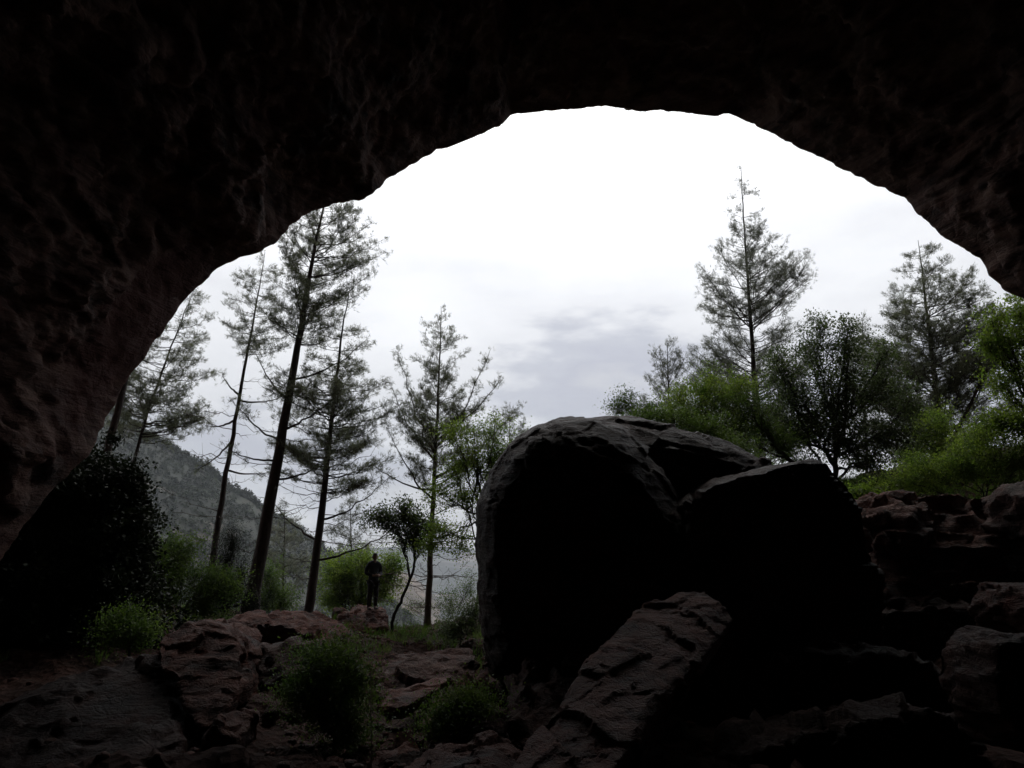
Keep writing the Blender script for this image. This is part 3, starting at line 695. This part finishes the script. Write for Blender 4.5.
pine('small distant pine top showing just left of the huge boulder', [(508, 620), (508, 540), (509, 470), (510, 402)], [(401, 2, 2), (412, 16, 14), (430, 26, 22), (460, 28, 22), (500, 22, 20)], 33, 50, 26, 0.08, 'small background pines', m='far_pine', rise=0.5)
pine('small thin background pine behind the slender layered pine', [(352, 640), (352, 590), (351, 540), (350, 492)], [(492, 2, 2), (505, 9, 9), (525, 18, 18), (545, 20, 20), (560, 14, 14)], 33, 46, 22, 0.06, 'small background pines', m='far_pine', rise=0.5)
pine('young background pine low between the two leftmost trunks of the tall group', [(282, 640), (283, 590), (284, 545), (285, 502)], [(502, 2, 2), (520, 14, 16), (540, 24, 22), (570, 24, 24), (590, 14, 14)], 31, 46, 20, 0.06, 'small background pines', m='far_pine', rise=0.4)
# right group
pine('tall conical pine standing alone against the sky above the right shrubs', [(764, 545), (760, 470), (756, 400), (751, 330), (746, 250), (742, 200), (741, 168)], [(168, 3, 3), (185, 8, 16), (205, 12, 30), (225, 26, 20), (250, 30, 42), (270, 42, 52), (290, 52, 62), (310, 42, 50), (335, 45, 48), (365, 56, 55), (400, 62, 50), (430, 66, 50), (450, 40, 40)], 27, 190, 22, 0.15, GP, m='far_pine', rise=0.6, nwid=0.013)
pine('broad dense pine at far right touching the cave rim', [(945, 520), (942, 470), (937, 400), (929, 330), (922, 270), (918, 240)], [(238, 3, 4), (255, 16, 30), (280, 28, 46), (310, 50, 62), (340, 62, 66), (370, 70, 66), (400, 56, 68), (430, 50, 60), (455, 34, 44)], 26, 200, 26, 0.17, GP, rise=0.5,
     extra=[(470, 862, 330, 0.4, 16), (440, 1000, 350, 0.3, 16)])
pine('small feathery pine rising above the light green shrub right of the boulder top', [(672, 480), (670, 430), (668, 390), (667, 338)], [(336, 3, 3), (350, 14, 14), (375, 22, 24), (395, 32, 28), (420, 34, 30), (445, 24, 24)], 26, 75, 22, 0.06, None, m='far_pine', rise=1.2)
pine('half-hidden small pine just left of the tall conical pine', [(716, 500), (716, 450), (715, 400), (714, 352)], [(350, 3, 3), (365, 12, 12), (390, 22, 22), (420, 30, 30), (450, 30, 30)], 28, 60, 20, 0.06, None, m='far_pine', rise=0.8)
pine('pine crown rising behind the dark oak, left of the broad dense pine', [(868, 520), (866, 440), (864, 380), (862, 318)], [(316, 3, 3), (335, 16, 14), (365, 26, 26), (400, 34, 30), (440, 34, 30)], 30, 80, 22, 0.07, None, rise=0.6)
pine('slanting pine limbed trunk crossing behind the leafy tree at the right edge', [(915, 545), (925, 510), (945, 455), (975, 395), (1005, 330), (1030, 280)], [(280, 20, 20), (320, 30, 30), (360, 34, 34), (400, 26, 26), (430, 10, 10)], 24, 60, 22, 0.10, None, rise=0.5)
print('pines', round(time.time() - T0, 1))

# broadleaf trees and shrubs
def leafy(name, label, cat, base, lumps, Y, m='green', bark='bark_dark', leaf=(0.06, 0.035), dens=1.0, r0=0.05, stems=None, group=None, part=('trunk', 'crown'), sub=1.0, sink=0.35, depthk=0.9, twig=True):
    """base: pixel of the foot; lumps: (px, py, rx, ry, dY) leaf masses in pixels; each becomes limbs, twigs and leaves"""
    b0 = P(base[0], base[1], base[2] if len(base) > 2 else Y)
    root = empty(name, b0 - Vector((0, 0, sink)), label, cat, group)
    tb = Buf(); lp = []; ld = []
    b0 = np.array(b0[:]); bb = b0 - np.array([0, 0, sink])
    ctr = np.mean([np.array(P(l[0], l[1], Y)[:]) for l in lumps], 0)
    fork = b0 * 0.72 + ctr * 0.28 if stems is None else np.array(P(stems[-1][0], stems[-1][1], Y)[:])
    pts = [bb] + ([np.array(P(s[0], s[1], Y)[:]) for s in stems] if stems else [b0, fork])
    pts = np.array(pts); 
    q = np.concatenate([np.linspace(pts[i], pts[i + 1], 6)[(0 if i == 0 else 1):] for i in range(len(pts) - 1)])
    for _ in range(3): q[1:-1] = q[:-2] * .25 + q[1:-1] * .5 + q[2:] * .25
    q[1:-1] += rng.normal(size=q[1:-1].shape) * r0 * 0.3
    tube(tb, q, np.linspace(r0 * 1.2, r0 * 0.7, len(q)), 8)
    for (px, py, rx, ry, dy) in lumps:
        c = np.array(P(px, py, Y + dy)[:]); s_ = mpp(px, py, Y + dy); ax, az = rx * s_, ry * s_; ay = 0.5 * (ax + az) * depthk
        nL = max(3, int((ax * az) ** 0.5 * 7 * sub))
        start = q[rng.integers(len(q) // 2, len(q))]
        lim = curve(start, c, 9, 0.04, 0.03); tube(tb, lim, np.linspace(r0 * 0.55, r0 * 0.2, 9), 5)
        nn = min(int(20 + ax * ay * az * 4.19 * 46 * sub), 330)
        for _ in range(nn):
            d = nrm(rng.normal(size=3)); rr_ = rng.uniform(0.15, 1.0) ** 0.5 * (1 + 0.3 * rng.normal())
            e = c + d * np.array([ax, ay, az]) * rr_
            st = lim[rng.integers(3, 9)]
            tw = curve(st, e, 6, 0.02, 0.05); 
            if twig: tube(tb, tw, np.linspace(min(r0 * 0.12 + 0.002, 0.008), 0.002, 6), 3)
            cl = (0.09 + 0.05 * rng.random()) * (1.0 + 1.5 * leaf[0])
            nl = int(62 * dens * rng.uniform(0.4, 1.5))
            lp.append(e + rng.normal(size=(nl, 3)) * cl * np.array([1.2, 1.2, 0.8])); ld.append(np.tile(d * 0.5 + np.array([0, 0, 0.25]), (nl, 1)))
            t = rng.uniform(0.45, 1, (nl // 2, 1)); i = np.minimum((t[:, 0] * 5).astype(int), 5)
            lp.append(tw[i] + rng.normal(size=(nl // 2, 3)) * cl * 0.7); ld.append(np.tile(d, (nl // 2, 1)))
    link_mesh(part[0], tb.mesh(part[0]), M[bark], root, smooth=True)
    cb = Buf(); leaves(cb, np.concatenate(lp), np.concatenate(ld), leaf[0], leaf[1])
    link_mesh(part[1], cb.mesh(part[1]), M[m], root)
    return root
SH = ('stem', 'foliage')
# left
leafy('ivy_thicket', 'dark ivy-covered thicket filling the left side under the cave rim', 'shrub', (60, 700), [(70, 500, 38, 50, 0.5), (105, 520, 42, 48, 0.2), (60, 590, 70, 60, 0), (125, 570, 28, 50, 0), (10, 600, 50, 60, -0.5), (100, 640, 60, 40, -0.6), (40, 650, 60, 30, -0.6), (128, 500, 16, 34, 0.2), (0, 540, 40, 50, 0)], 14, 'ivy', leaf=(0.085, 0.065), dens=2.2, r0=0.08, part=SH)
leafy('shrub', 'bright green shrub between the ivy thicket and the thickest pine', 'shrub', (180, 620), [(160, 565, 22, 30, 0), (178, 552, 26, 20, 0.4), (205, 578, 26, 18, 0), (225, 585, 20, 16, -0.3), (160, 595, 30, 20, -0.4), (200, 605, 30, 14, -0.4)], 18, 'green', leaf=(0.06, 0.04), dens=0.9, part=SH)
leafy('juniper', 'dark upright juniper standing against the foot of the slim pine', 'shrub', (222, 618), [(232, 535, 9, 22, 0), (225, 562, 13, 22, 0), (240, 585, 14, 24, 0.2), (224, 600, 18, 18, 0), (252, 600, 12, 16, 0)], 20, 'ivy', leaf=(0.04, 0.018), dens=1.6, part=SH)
leafy('shrub', 'yellow-green shrub low behind the slender layered pine trunk', 'shrub', (275, 625), [(268, 575, 16, 18, 0), (262, 600, 18, 14, 0), (285, 600, 14, 16, 0)], 27, 'green', leaf=(0.07, 0.045), dens=0.6, part=SH)
leafy('shrub', 'light green leafy bush right behind the standing person', 'shrub', (352, 625), [(345, 572, 26, 22, 0), (365, 562, 22, 16, 0.4), (335, 595, 18, 18, 0), (385, 580, 20, 22, 0.3), (395, 560, 12, 14, 0.5), (362, 598, 20, 14, 0.3)], 27.5, 'fresh', leaf=(0.07, 0.045), dens=0.75, part=SH)
leafy('shrub', 'small dark shrub left of the rounded red knob of rock', 'shrub', (130, 650), [(118, 630, 16, 12, 0), (138, 632, 18, 12, 0), (128, 618, 14, 8, 0.2)], 11.5, 'green', leaf=(0.045, 0.03), dens=1.0, part=SH, r0=0.02)
leafy('shrub', 'large dense dark green bush in the foreground left of the path', 'shrub', (335, 745), [(330, 655, 28, 18, 0), (350, 672, 22, 24, -0.2), (315, 668, 18, 20, 0.2), (340, 705, 30, 26, 0), (318, 700, 20, 22, 0), (352, 725, 20, 24, 0), (300, 690, 12, 16, 0)], 9.3, 'green', leaf=(0.045, 0.02), dens=1.9, part=SH, r0=0.03)
leafy('shrub', 'low dark green bush between the path and the leaning slab', 'shrub', (462, 735), [(470, 698, 20, 12, 0), (450, 712, 22, 12, 0), (480, 712, 14, 14, 0), (440, 726, 16, 8, 0)], 9.0, 'green', leaf=(0.04, 0.02), dens=1.7, part=SH, r0=0.02)
leafy('shrub', 'small dark bush at the left foot of the huge boulder', 'shrub', (460, 645), [(462, 622, 16, 16, 0), (452, 632, 14, 10, 0), (474, 608, 8, 14, 0.2)], 17, 'oak', leaf=(0.05, 0.03), dens=1.0, part=SH, r0=0.02)
leafy('oak_sapling', 'small dark crooked oak sapling leaning between the person and the pale-trunked pine', 'tree', (392, 620), [(380, 516, 14, 9, 0), (398, 522, 16, 10, 0.2), (418, 520, 14, 10, 0), (405, 508, 12, 8, 0), (425, 530, 12, 8, 0), (415, 540, 10, 7, 0)], 21, 'oak', leaf=(0.085, 0.055), dens=0.55, r0=0.045, stems=[(392, 620), (402, 598), (412, 575), (416, 550), (414, 530)])
leafy('young_tree', 'slender young tree with loose light green leaves against the left side of the huge boulder', 'tree', (470, 620), [(452, 428, 13, 10, 0), (474, 435, 18, 14, 0.2), (495, 425, 16, 10, 0), (500, 450, 16, 14, 0.2), (478, 462, 20, 14, 0), (455, 470, 13, 16, 0), (436, 495, 12, 16, -0.2), (468, 498, 20, 12, 0), (440, 530, 16, 14, 0), (462, 545, 14, 14, -0.1), (430, 545, 12, 8, 0), (498, 475, 12, 10, 0)], 20, 'fresh', 'bark_pale', leaf=(0.06, 0.04), dens=0.62, r0=0.05, sub=0.8, stems=[(476, 620), (480, 580), (486, 540), (482, 500), (476, 470)])
leafy('shrub', 'wispy bush with pale leaves at the foot of the pale-trunked pine', 'shrub', (450, 630), [(450, 600, 22, 14, 0), (410, 608, 16, 10, 0), (470, 585, 14, 16, 0)], 26, 'green', leaf=(0.05, 0.03), dens=0.4, part=SH, r0=0.02)
# right
leafy('shrub', 'dark green shrub growing along the top right shoulder of the huge boulder', 'shrub', (690, 480), [(645, 418, 24, 9, 0), (672, 420, 26, 15, 0), (705, 430, 26, 18, 0), (735, 450, 20, 16, 0), (755, 465, 14, 12, 0)], 16.3, 'green', leaf=(0.055, 0.035), dens=1.2, part=SH)
leafy('shrub', 'small light sprig of leaves on the skyline at the boulder top', 'shrub', (632, 440), [(625, 398, 9, 8, 0), (632, 408, 16, 7, 0), (618, 408, 6, 5, 0), (650, 408, 12, 6, 0)], 18, 'green', leaf=(0.05, 0.032), dens=0.7, part=SH, r0=0.015)
leafy('shrub', 'light green rounded shrub behind the boulder top, left of the tall conical pine', 'shrub', (700, 480), [(680, 398, 22, 16, 0), (706, 385, 20, 18, 0.3), (722, 400, 26, 18, 0), (742, 384, 16, 12, 0.2), (695, 415, 30, 12, -0.2), (735, 425, 26, 16, 0)], 19, 'fresh', leaf=(0.06, 0.038), dens=0.8, part=SH)
leafy('oak_tree', 'broad dark holm oak behind the flat-topped block', 'tree', (828, 505), [(790, 385, 34, 30, 0), (815, 350, 22, 22, 0.4), (850, 352, 24, 24, 0), (838, 395, 44, 34, 0), (880, 385, 30, 28, 0.4), (800, 425, 40, 26, 0), (850, 440, 44, 28, -0.3), (895, 430, 30, 30, 0), (820, 326, 7, 14, 0.4), (848, 328, 8, 14, 0), (884, 352, 12, 16, .3), (776, 362, 12, 14, 0), (910, 400, 16, 20, .3), (770, 425, 28, 26, 0.3), (872, 462, 30, 18, 0), (800, 460, 26, 14, 0)], 20, 'oak', leaf=(0.08, 0.05), dens=0.55, r0=0.08, sub=0.5, stems=[(832, 505), (836, 470), (838, 430)])
leafy('shrub', 'arching shrub with dark bent stems between light green shrub and the oak', 'shrub', (815, 485), [(750, 405, 22, 18, 0), (765, 430, 22, 16, 0), (745, 440, 18, 12, 0), (785, 445, 20, 14, 0)], 18.5, 'green', leaf=(0.05, 0.035), dens=0.7, r0=0.06, stems=[(815, 485), (795, 465), (775, 448), (765, 430)], part=SH)
leafy('shrub', 'low light green plants between the flat-topped block and the cracked ledge', 'shrub', (848, 530), [(840, 500, 14, 10, 0), (858, 496, 16, 8, 0), (835, 515, 10, 10, -0.2), (850, 510, 12, 8, 0), (872, 492, 12, 5, 0)], 16, 'fresh', leaf=(0.06, 0.045), dens=0.9, part=SH, r0=0.02)
leafy('shrub', 'pale green shrub in front of the broad dense pine', 'shrub', (925, 500), [(925, 430, 20, 22, 0), (945, 445, 24, 20, 0), (915, 460, 24, 18, 0), (940, 418, 16, 14, 0.3)], 21, 'fresh', leaf=(0.06, 0.04), dens=0.7, part=SH)
leafy('leafy_tree', 'bright green leafy tree hanging in at the right edge under the cave rim', 'tree', (1062, 500), [(992, 320, 12, 16, 0), (1008, 340, 18, 22, 0), (1020, 310, 12, 16, 0), (1030, 370, 26, 26, 0), (1005, 385, 18, 16, 0), (1020, 420, 24, 18, 0), (985, 345, 10, 10, 0.2), (996, 420, 14, 10, 0), (1055, 340, 30, 34, 0), (1060, 410, 30, 30, 0)], 16, 'fresh', leaf=(0.07, 0.05), dens=0.55, r0=0.07, sub=0.8, stems=[(1062, 500), (1055, 450), (1040, 400)])
leafy('shrub', 'dense bright green bush along the top of the cracked ledge at right', 'shrub', (985, 505), [(930, 472, 26, 16, 0), (960, 462, 28, 22, 0), (995, 455, 30, 26, 0), (1028, 448, 26, 28, 0), (1055, 465, 26, 26, 0), (905, 480, 18, 12, 0), (975, 440, 18, 14, .4)], 16, 'fresh', leaf=(0.05, 0.03), dens=1.3, part=SH, r0=0.025)
print('leafy', round(time.time() - T0, 1))

# ground cover: tufts of grass and low herbs, nobody could count them
def cover():
    b = Buf(); pts = []
    zones = [(830, 1080, 15.5, 24, 3200), (600, 800, 16.5, 25, 2000), (130, 460, 17, 29, 2400), (0, 140, 12, 18, 700), (470, 560, 15, 25, 300)]
    for (xa, xb, ya, yb, N) in zones:
        for _ in range(N):
            px = rng.uniform(xa, xb); Yd = rng.uniform(ya, yb); x = (px - 512) / (FPX * cP) * Yd
            if fbm(Vector((x, Yd, 2)) * 0.5, 3) < -0.05: continue
            pts.append((x, Yd, gz(x, Yd)))
    pts = np.array(pts); needles(b, pts, np.tile([0, 0, 1.0], (len(pts), 1)), 9, 0.24, 0.018, 0.45)
    o = link_mesh('ground_cover', b.mesh('ground_cover'), M['green'])
    setp(o, 'low grass and herbs growing on the slope outside the cave', 'grass', kind='stuff')
cover()

# dry stalk
bs_ = P(370, 800, 7.2); st = empty('dry_stalk', Vector((bs_.x, bs_.y, gz(bs_.x, bs_.y) - 0.05)), 'thin pale dry stalk standing upright beside the large dark green bush', 'stalk')
b = Buf(); tp_ = P(371, 668, 7.2); bz = st.location
tube(b, [np.array(bz) * (1 - t) + np.array(tp_[:]) * t + np.array([0.006 * math.sin(5 * t), 0, 0]) for t in np.linspace(0, 1, 14)], np.linspace(0.006, 0.0025, 14), 6)
link_mesh('stem', b.mesh('stem'), M['stalk'], st)
b = Buf(); p = np.array([np.array(bz) * (1 - t) + np.array(tp_[:]) * t for t in np.linspace(0.55, 1, 30)])
needles(b, p, np.tile([0, 0, 1.0], (30, 1)), 2, 0.05, 0.006, 0.5); link_mesh('seed_head', b.mesh('seed_head'), M['stalk'], st)

# ------------------------------------------------------------------ person
def skin_mesh(nodes, edges, root=0, sub=1):
    """nodes: (x,y,z,rx[,ry])"""
    me = bpy.data.meshes.new('s'); me.from_pydata([q[:3] for q in nodes], edges, [])
    ob = bpy.data.objects.new('tmp', me); COL.objects.link(ob)
    md = ob.modifiers.new('s', 'SKIN'); md.use_smooth_shade = True
    for i, q in enumerate(nodes):
        sv = me.skin_vertices[0].data[i]; sv.radius = (q[3], q[4] if len(q) > 4 else q[3]); sv.use_root = (i == root)
    m2 = ob.modifiers.new('u', 'SUBSURF'); m2.levels = sub; m2.render_levels = sub
    dg = bpy.context.evaluated_depsgraph_get(); dg.update(); nm = bpy.data.meshes.new_from_object(ob.evaluated_get(dg))
    bpy.data.objects.remove(ob); return nm

def person():
    feet = P(372, 610, 23.8)
    root = empty('person', feet, 'person in dark jacket and trousers standing on the rock heap, hands joined at the waist', 'person')
    rot = Matrix.Rotation(R(216), 4, 'Z')            # local +y is forward; faces the cave, turned a little
    def place(me): me.transform(Matrix.Translation(feet) @ rot); return me
    # local skeleton, metres; x right of body, y forward, z up
    N = [(0, 0, 0.95, 0.155, 0.11), (0, 0, 1.12, 0.14, 0.10), (0, 0.0, 1.30, 0.17, 0.11), (0, -0.01, 1.42, 0.15, 0.10), (0, 0.01, 1.50, 0.06), (0, 0.03, 1.57, 0.062)]
    E = [(0, 1), (1, 2), (2, 3), (3, 4), (4, 5)]
    def add(*q): N.append(q); return len(N) - 1
    for s in (-1, 1):
        a = add(s * 0.19, -0.01, 1.40, 0.065); b_ = add(s * 0.25, -0.03, 1.14, 0.047); c = add(s * 0.10, 0.22, 1.06, 0.033); d = add(s * 0.045, 0.27, 1.07, 0.026, 0.04)
        E.extend([(3, a), (a, b_), (b_, c), (c, d)])
        for i, (dx, l) in enumerate(((-0.026, 0.065), (-0.009, 0.078), (0.009, 0.074), (0.026, 0.058))):
            f0 = add(s * 0.02, 0.285 , 1.07 + dx, 0.010); f1 = add(s * (0.02 - l * 0.5), 0.305, 1.065 + dx, 0.009); f2 = add(s * (0.02 - l), 0.295, 1.058 + dx, 0.008); E.extend([(d, f0), (f0, f1), (f1, f2)])
        t0 = add(s * 0.05, 0.27, 1.11, 0.011); t1 = add(s * 0.02, 0.285, 1.135, 0.010); E.extend([(d, t0), (t0, t1)])
        h = add(s * 0.09, 0, 0.88, 0.088); k_ = add(s * 0.105, 0.015, 0.49, 0.058); an = add(s * 0.11, -0.02, 0.09, 0.04); to = add(s * 0.125, 0.13, 0.035, 0.035); E.extend([(0, h), (h, k_), (k_, an), (an, to)])
    body = skin_mesh(N, E, 0, 2)
    # head joined in the same mesh
    bm = bmesh.new(); bm.from_mesh(body)
    hm = bmesh.new(); bmesh.ops.create_icosphere(hm, subdivisions=4, radius=1)
    tilt = Matrix.Rotation(R(-16), 4, 'X')
    for v in hm.verts:
        x, y, z = v.co
        w = 0.077 * (1 - 0.16 * max(0, -z)); X = x * w; Yh = y * 0.098; Z = z * 0.118
        if z < -0.35 and y > 0: Yh += 0.008
        Yh += 0.026 * math.exp(-((X / 0.012) ** 2) - ((Z + 0.018) / 0.022) ** 2) * (y > 0)      # nose
        for ex in (-0.03, 0.03): Yh -= 0.010 * math.exp(-(((X - ex) / 0.014) ** 2) - ((Z - 0.012) / 0.011) ** 2) * (y > 0)
        Yh -= 0.006 * math.exp(-((X / 0.026) ** 2) - ((Z + 0.056) / 0.006) ** 2) * (y > 0)     # mouth line
        for sx in (-1, 1):
            X += sx * 0.016 * math.exp(-((y * 0.098) / 0.014) ** 2 - ((Z + 0.005) / 0.026) ** 2) * (sx * x > 0.9)
        v.co = tilt @ Vector((X, Yh, Z)) + Vector((0, 0.045, 1.645))
    tmp = bpy.data.meshes.new('hd'); hm.to_mesh(tmp); hm.free(); bm.from_mesh(tmp); 
    bm.to_mesh(body); bm.free()
    ob = bpy.data.objects.new('tmp', body); COL.objects.link(ob); md = ob.modifiers.new('r', 'REMESH'); md.mode = 'VOXEL'; md.voxel_size = 0.006
    dg = bpy.context.evaluated_depsgraph_get(); dg.update(); bd = bpy.data.meshes.new_from_object(ob.evaluated_get(dg)); bpy.data.objects.remove(ob)
    link_mesh('body', place(bd), M['skin'], root, smooth=True)
    J = [(0, 0, 0.86, 0.185, 0.145), (0, 0, 0.95, 0.18, 0.14), (0, 0, 1.12, 0.172, 0.132), (0, 0, 1.30, 0.19, 0.135), (0, -0.01, 1.42, 0.165, 0.12), (0, 0.005, 1.545, 0.084, 0.08)]
    JE = [(0, 1), (1, 2), (2, 3), (3, 4), (4, 5)]
    for s in (-1, 1):
        n0 = len(J); J += [(s * 0.20, -0.01, 1.405, 0.088), (s * 0.262, -0.03, 1.14, 0.068), (s * 0.12, 0.20, 1.065, 0.05)]; JE += [(4, n0), (n0, n0 + 1), (n0 + 1, n0 + 2)]
    link_mesh('jacket', place(skin_mesh(J, JE, 1, 2)), M['jacket'], root, smooth=True)
    Tn = [(0, 0, 0.93, 0.165, 0.125)]; TE = []
    for s in (-1, 1):
        n0 = len(Tn); Tn += [(s * 0.092, 0, 0.84, 0.108), (s * 0.107, 0.012, 0.49, 0.082), (s * 0.112, -0.015, 0.10, 0.068)]; TE += [(0, n0), (n0, n0 + 1), (n0 + 1, n0 + 2)]
    link_mesh('trousers', place(skin_mesh(Tn, TE, 0, 2)), M['trousers'], root, smooth=True)
    for s in (-1, 1):
        link_mesh('boot', place(skin_mesh([(s * 0.112, -0.05, 0.045, 0.05), (s * 0.112, -0.02, 0.14, 0.055), (s * 0.12, 0.06, 0.045, 0.05), (s * 0.128, 0.16, 0.035, 0.042)], [(0, 1), (0, 2), (2, 3)], 0, 2)), M['boot'], root, smooth=True)
    hm = bmesh.new(); bmesh.ops.create_icosphere(hm, subdivisions=4, radius=1)
    for v in hm.verts:
        x, y, z = v.co; bump = 1 + 0.03 * noise.noise(Vector((x, y, z)) * 9)
        v.co = tilt @ Vector((x * 0.086 * bump, y * 0.106 * bump - 0.004, z * 0.124 * bump + 0.004)) + Vector((0, 0.045, 1.65))
        v.tag = (y > 0.25 and z < 0.55) or z < -0.45
    bmesh.ops.delete(hm, geom=[v for v in hm.verts if v.tag], context='VERTS')
    me = bpy.data.meshes.new('hair'); hm.to_mesh(me); hm.free(); link_mesh('hair', place(me), M['hair'], root, smooth=True)
person()
print('person', round(time.time() - T0, 1))

# ------------------------------------------------------------------ haze, sky, sun
SUN_EL, SUN_AZ = R(60), R(4)         # ahead of the camera, a little to the right
def haze():
    bm = bmesh.new(); bmesh.ops.create_cube(bm, size=1)
    for v in bm.verts: v.co = Vector((v.co.x * 8600, v.co.y * 8600, -70 + (v.co.z + 0.5) * 420))
    me = bpy.data.meshes.new('haze'); bm.to_mesh(me); bm.free()
    m = bpy.data.materials.new('haze_air'); m.use_nodes = True; nt = m.node_tree; nt.nodes.clear()
    out = nt.nodes.new('ShaderNodeOutputMaterial'); v = nt.nodes.new('ShaderNodeVolumePrincipled')
    v.inputs['Color'].default_value = (0.86, 0.91, 1.0, 1); v.inputs['Density'].default_value = HAZE; v.inputs['Anisotropy'].default_value = 0.3
    nt.links.new(v.outputs[0], out.inputs['Volume'])
    o = link_mesh('haze', me, m); setp(o, 'thin pale blue haze in the air over the valley', 'haze', kind='stuff')
HAZE = 0.0002
haze()

w = bpy.data.worlds.new('World'); scn.world = w; w.use_nodes = True; nt = w.node_tree; L = nt.links
bg = nt.nodes['Background']; bg.inputs['Strength'].default_value = 0.1
sky = nd(nt, 'ShaderNodeTexSky'); sky.sky_type = 'NISHITA'; sky.sun_disc = False; sky.sun_elevation = SUN_EL; sky.sun_rotation = SUN_AZ
tc = nd(nt, 'ShaderNodeTexCoord'); sx = nd(nt, 'ShaderNodeSeparateXYZ'); L.new(tc.outputs['Generated'], sx.inputs[0])
mp = nd(nt, 'ShaderNodeMapping'); mp.inputs['Scale'].default_value = (1, 1, 3.0); L.new(tc.outputs['Generated'], mp.inputs['Vector'])
n1 = nd(nt, 'ShaderNodeTexNoise', Scale=3.0, Detail=8.0, Roughness=0.55, Distortion=0.0); L.new(mp.outputs[0], n1.inputs['Vector'])
el = nd(nt, 'ShaderNodeMath'); el.operation = 'MULTIPLY_ADD'; el.inputs[1].default_value = 0.75; L.new(n1.outputs['Fac'], el.inputs[0])
sub_ = nd(nt, 'ShaderNodeMath'); sub_.operation = 'ADD'; sub_.inputs[1].default_value = -0.37; xl = nd(nt, 'ShaderNodeMath'); xl.operation = 'MULTIPLY_ADD'; xl.inputs[1].default_value = -0.16; L.new(sx.outputs['X'], xl.inputs[0]); L.new(sx.outputs['Z'], xl.inputs[2]); L.new(xl.outputs[0], sub_.inputs[0]); L.new(sub_.outputs[0], el.inputs[2])
# sky value by height above the horizon: bright band low, grey cloud, white glare towards the veiled sun
cr = ramp(nt, el.outputs[0], [(0.0, (9.0, 8.8, 8.6)), (0.10, (7.4, 7.4, 7.8)), (0.15, (6.3, 6.35, 7.1)), (0.20, (7.0, 7.1, 7.7)), (0.26, (10.2, 10.2, 10.4)), (0.6, (14, 14, 14))])
sd = nd(nt, 'ShaderNodeVectorMath'); sd.operation = 'DOT_PRODUCT'; L.new(tc.outputs['Generated'], sd.inputs[0])
sd.inputs[1].default_value = (math.sin(SUN_AZ) * math.cos(SUN_EL), math.cos(SUN_AZ) * math.cos(SUN_EL), math.sin(SUN_EL))
pw = nd(nt, 'ShaderNodeMath'); pw.operation = 'POWER'; pw.inputs[1].default_value = 5; pw.use_clamp = False
mx_ = nd(nt, 'ShaderNodeMath'); mx_.operation = 'MAXIMUM'; mx_.inputs[1].default_value = 0; L.new(sd.outputs['Value'], mx_.inputs[0]); L.new(mx_.outputs[0], pw.inputs[0])
# away from the sun the cloud deck is duller
mr = nd(nt, 'ShaderNodeMapRange'); mr.inputs['From Min'].default_value = 0; mr.inputs['From Max'].default_value = 1; mr.inputs['To Min'].default_value = 0.75; mr.inputs['To Max'].default_value = 1.6
L.new(pw.outputs[0], mr.inputs['Value'])
vs_ = nd(nt, 'ShaderNodeVectorMath'); vs_.operation = 'SCALE'; L.new(cr.outputs[0], vs_.inputs[0]); L.new(mr.outputs[0], vs_.inputs['Scale'])
L.new(mixc(nt, 0.12, vs_.outputs[0], sky.outputs[0]), bg.inputs['Color'])
sl = bpy.data.lights.new('sun', 'SUN'); so = bpy.data.objects.new('sun', sl); COL.objects.link(so)
sl.energy = 0.6; sl.angle = R(14); sl.color = (1, 0.95, 0.88)
so.rotation_euler = Vector((math.sin(SUN_AZ) * math.cos(SUN_EL), math.cos(SUN_AZ) * math.cos(SUN_EL), math.sin(SUN_EL))).to_track_quat('Z', 'Y').to_euler()

scn.view_settings.view_transform = 'Standard'; scn.view_settings.look = 'None'; scn.view_settings.exposure = 0; scn.view_settings.gamma = 1
cy = scn.cycles
cy.use_denoising = True
cy.max_bounces = 6; cy.diffuse_bounces = 3; cy.adaptive_threshold = 0.02; cy.glossy_bounces = 2; cy.transmission_bounces = 4; cy.volume_bounces = 1; cy.transparent_max_bounces = 8
cy.sample_clamp_indirect = 4
print('done', round(time.time() - T0, 1), 'polys', sum(len(m.polygons) for m in bpy.data.meshes))
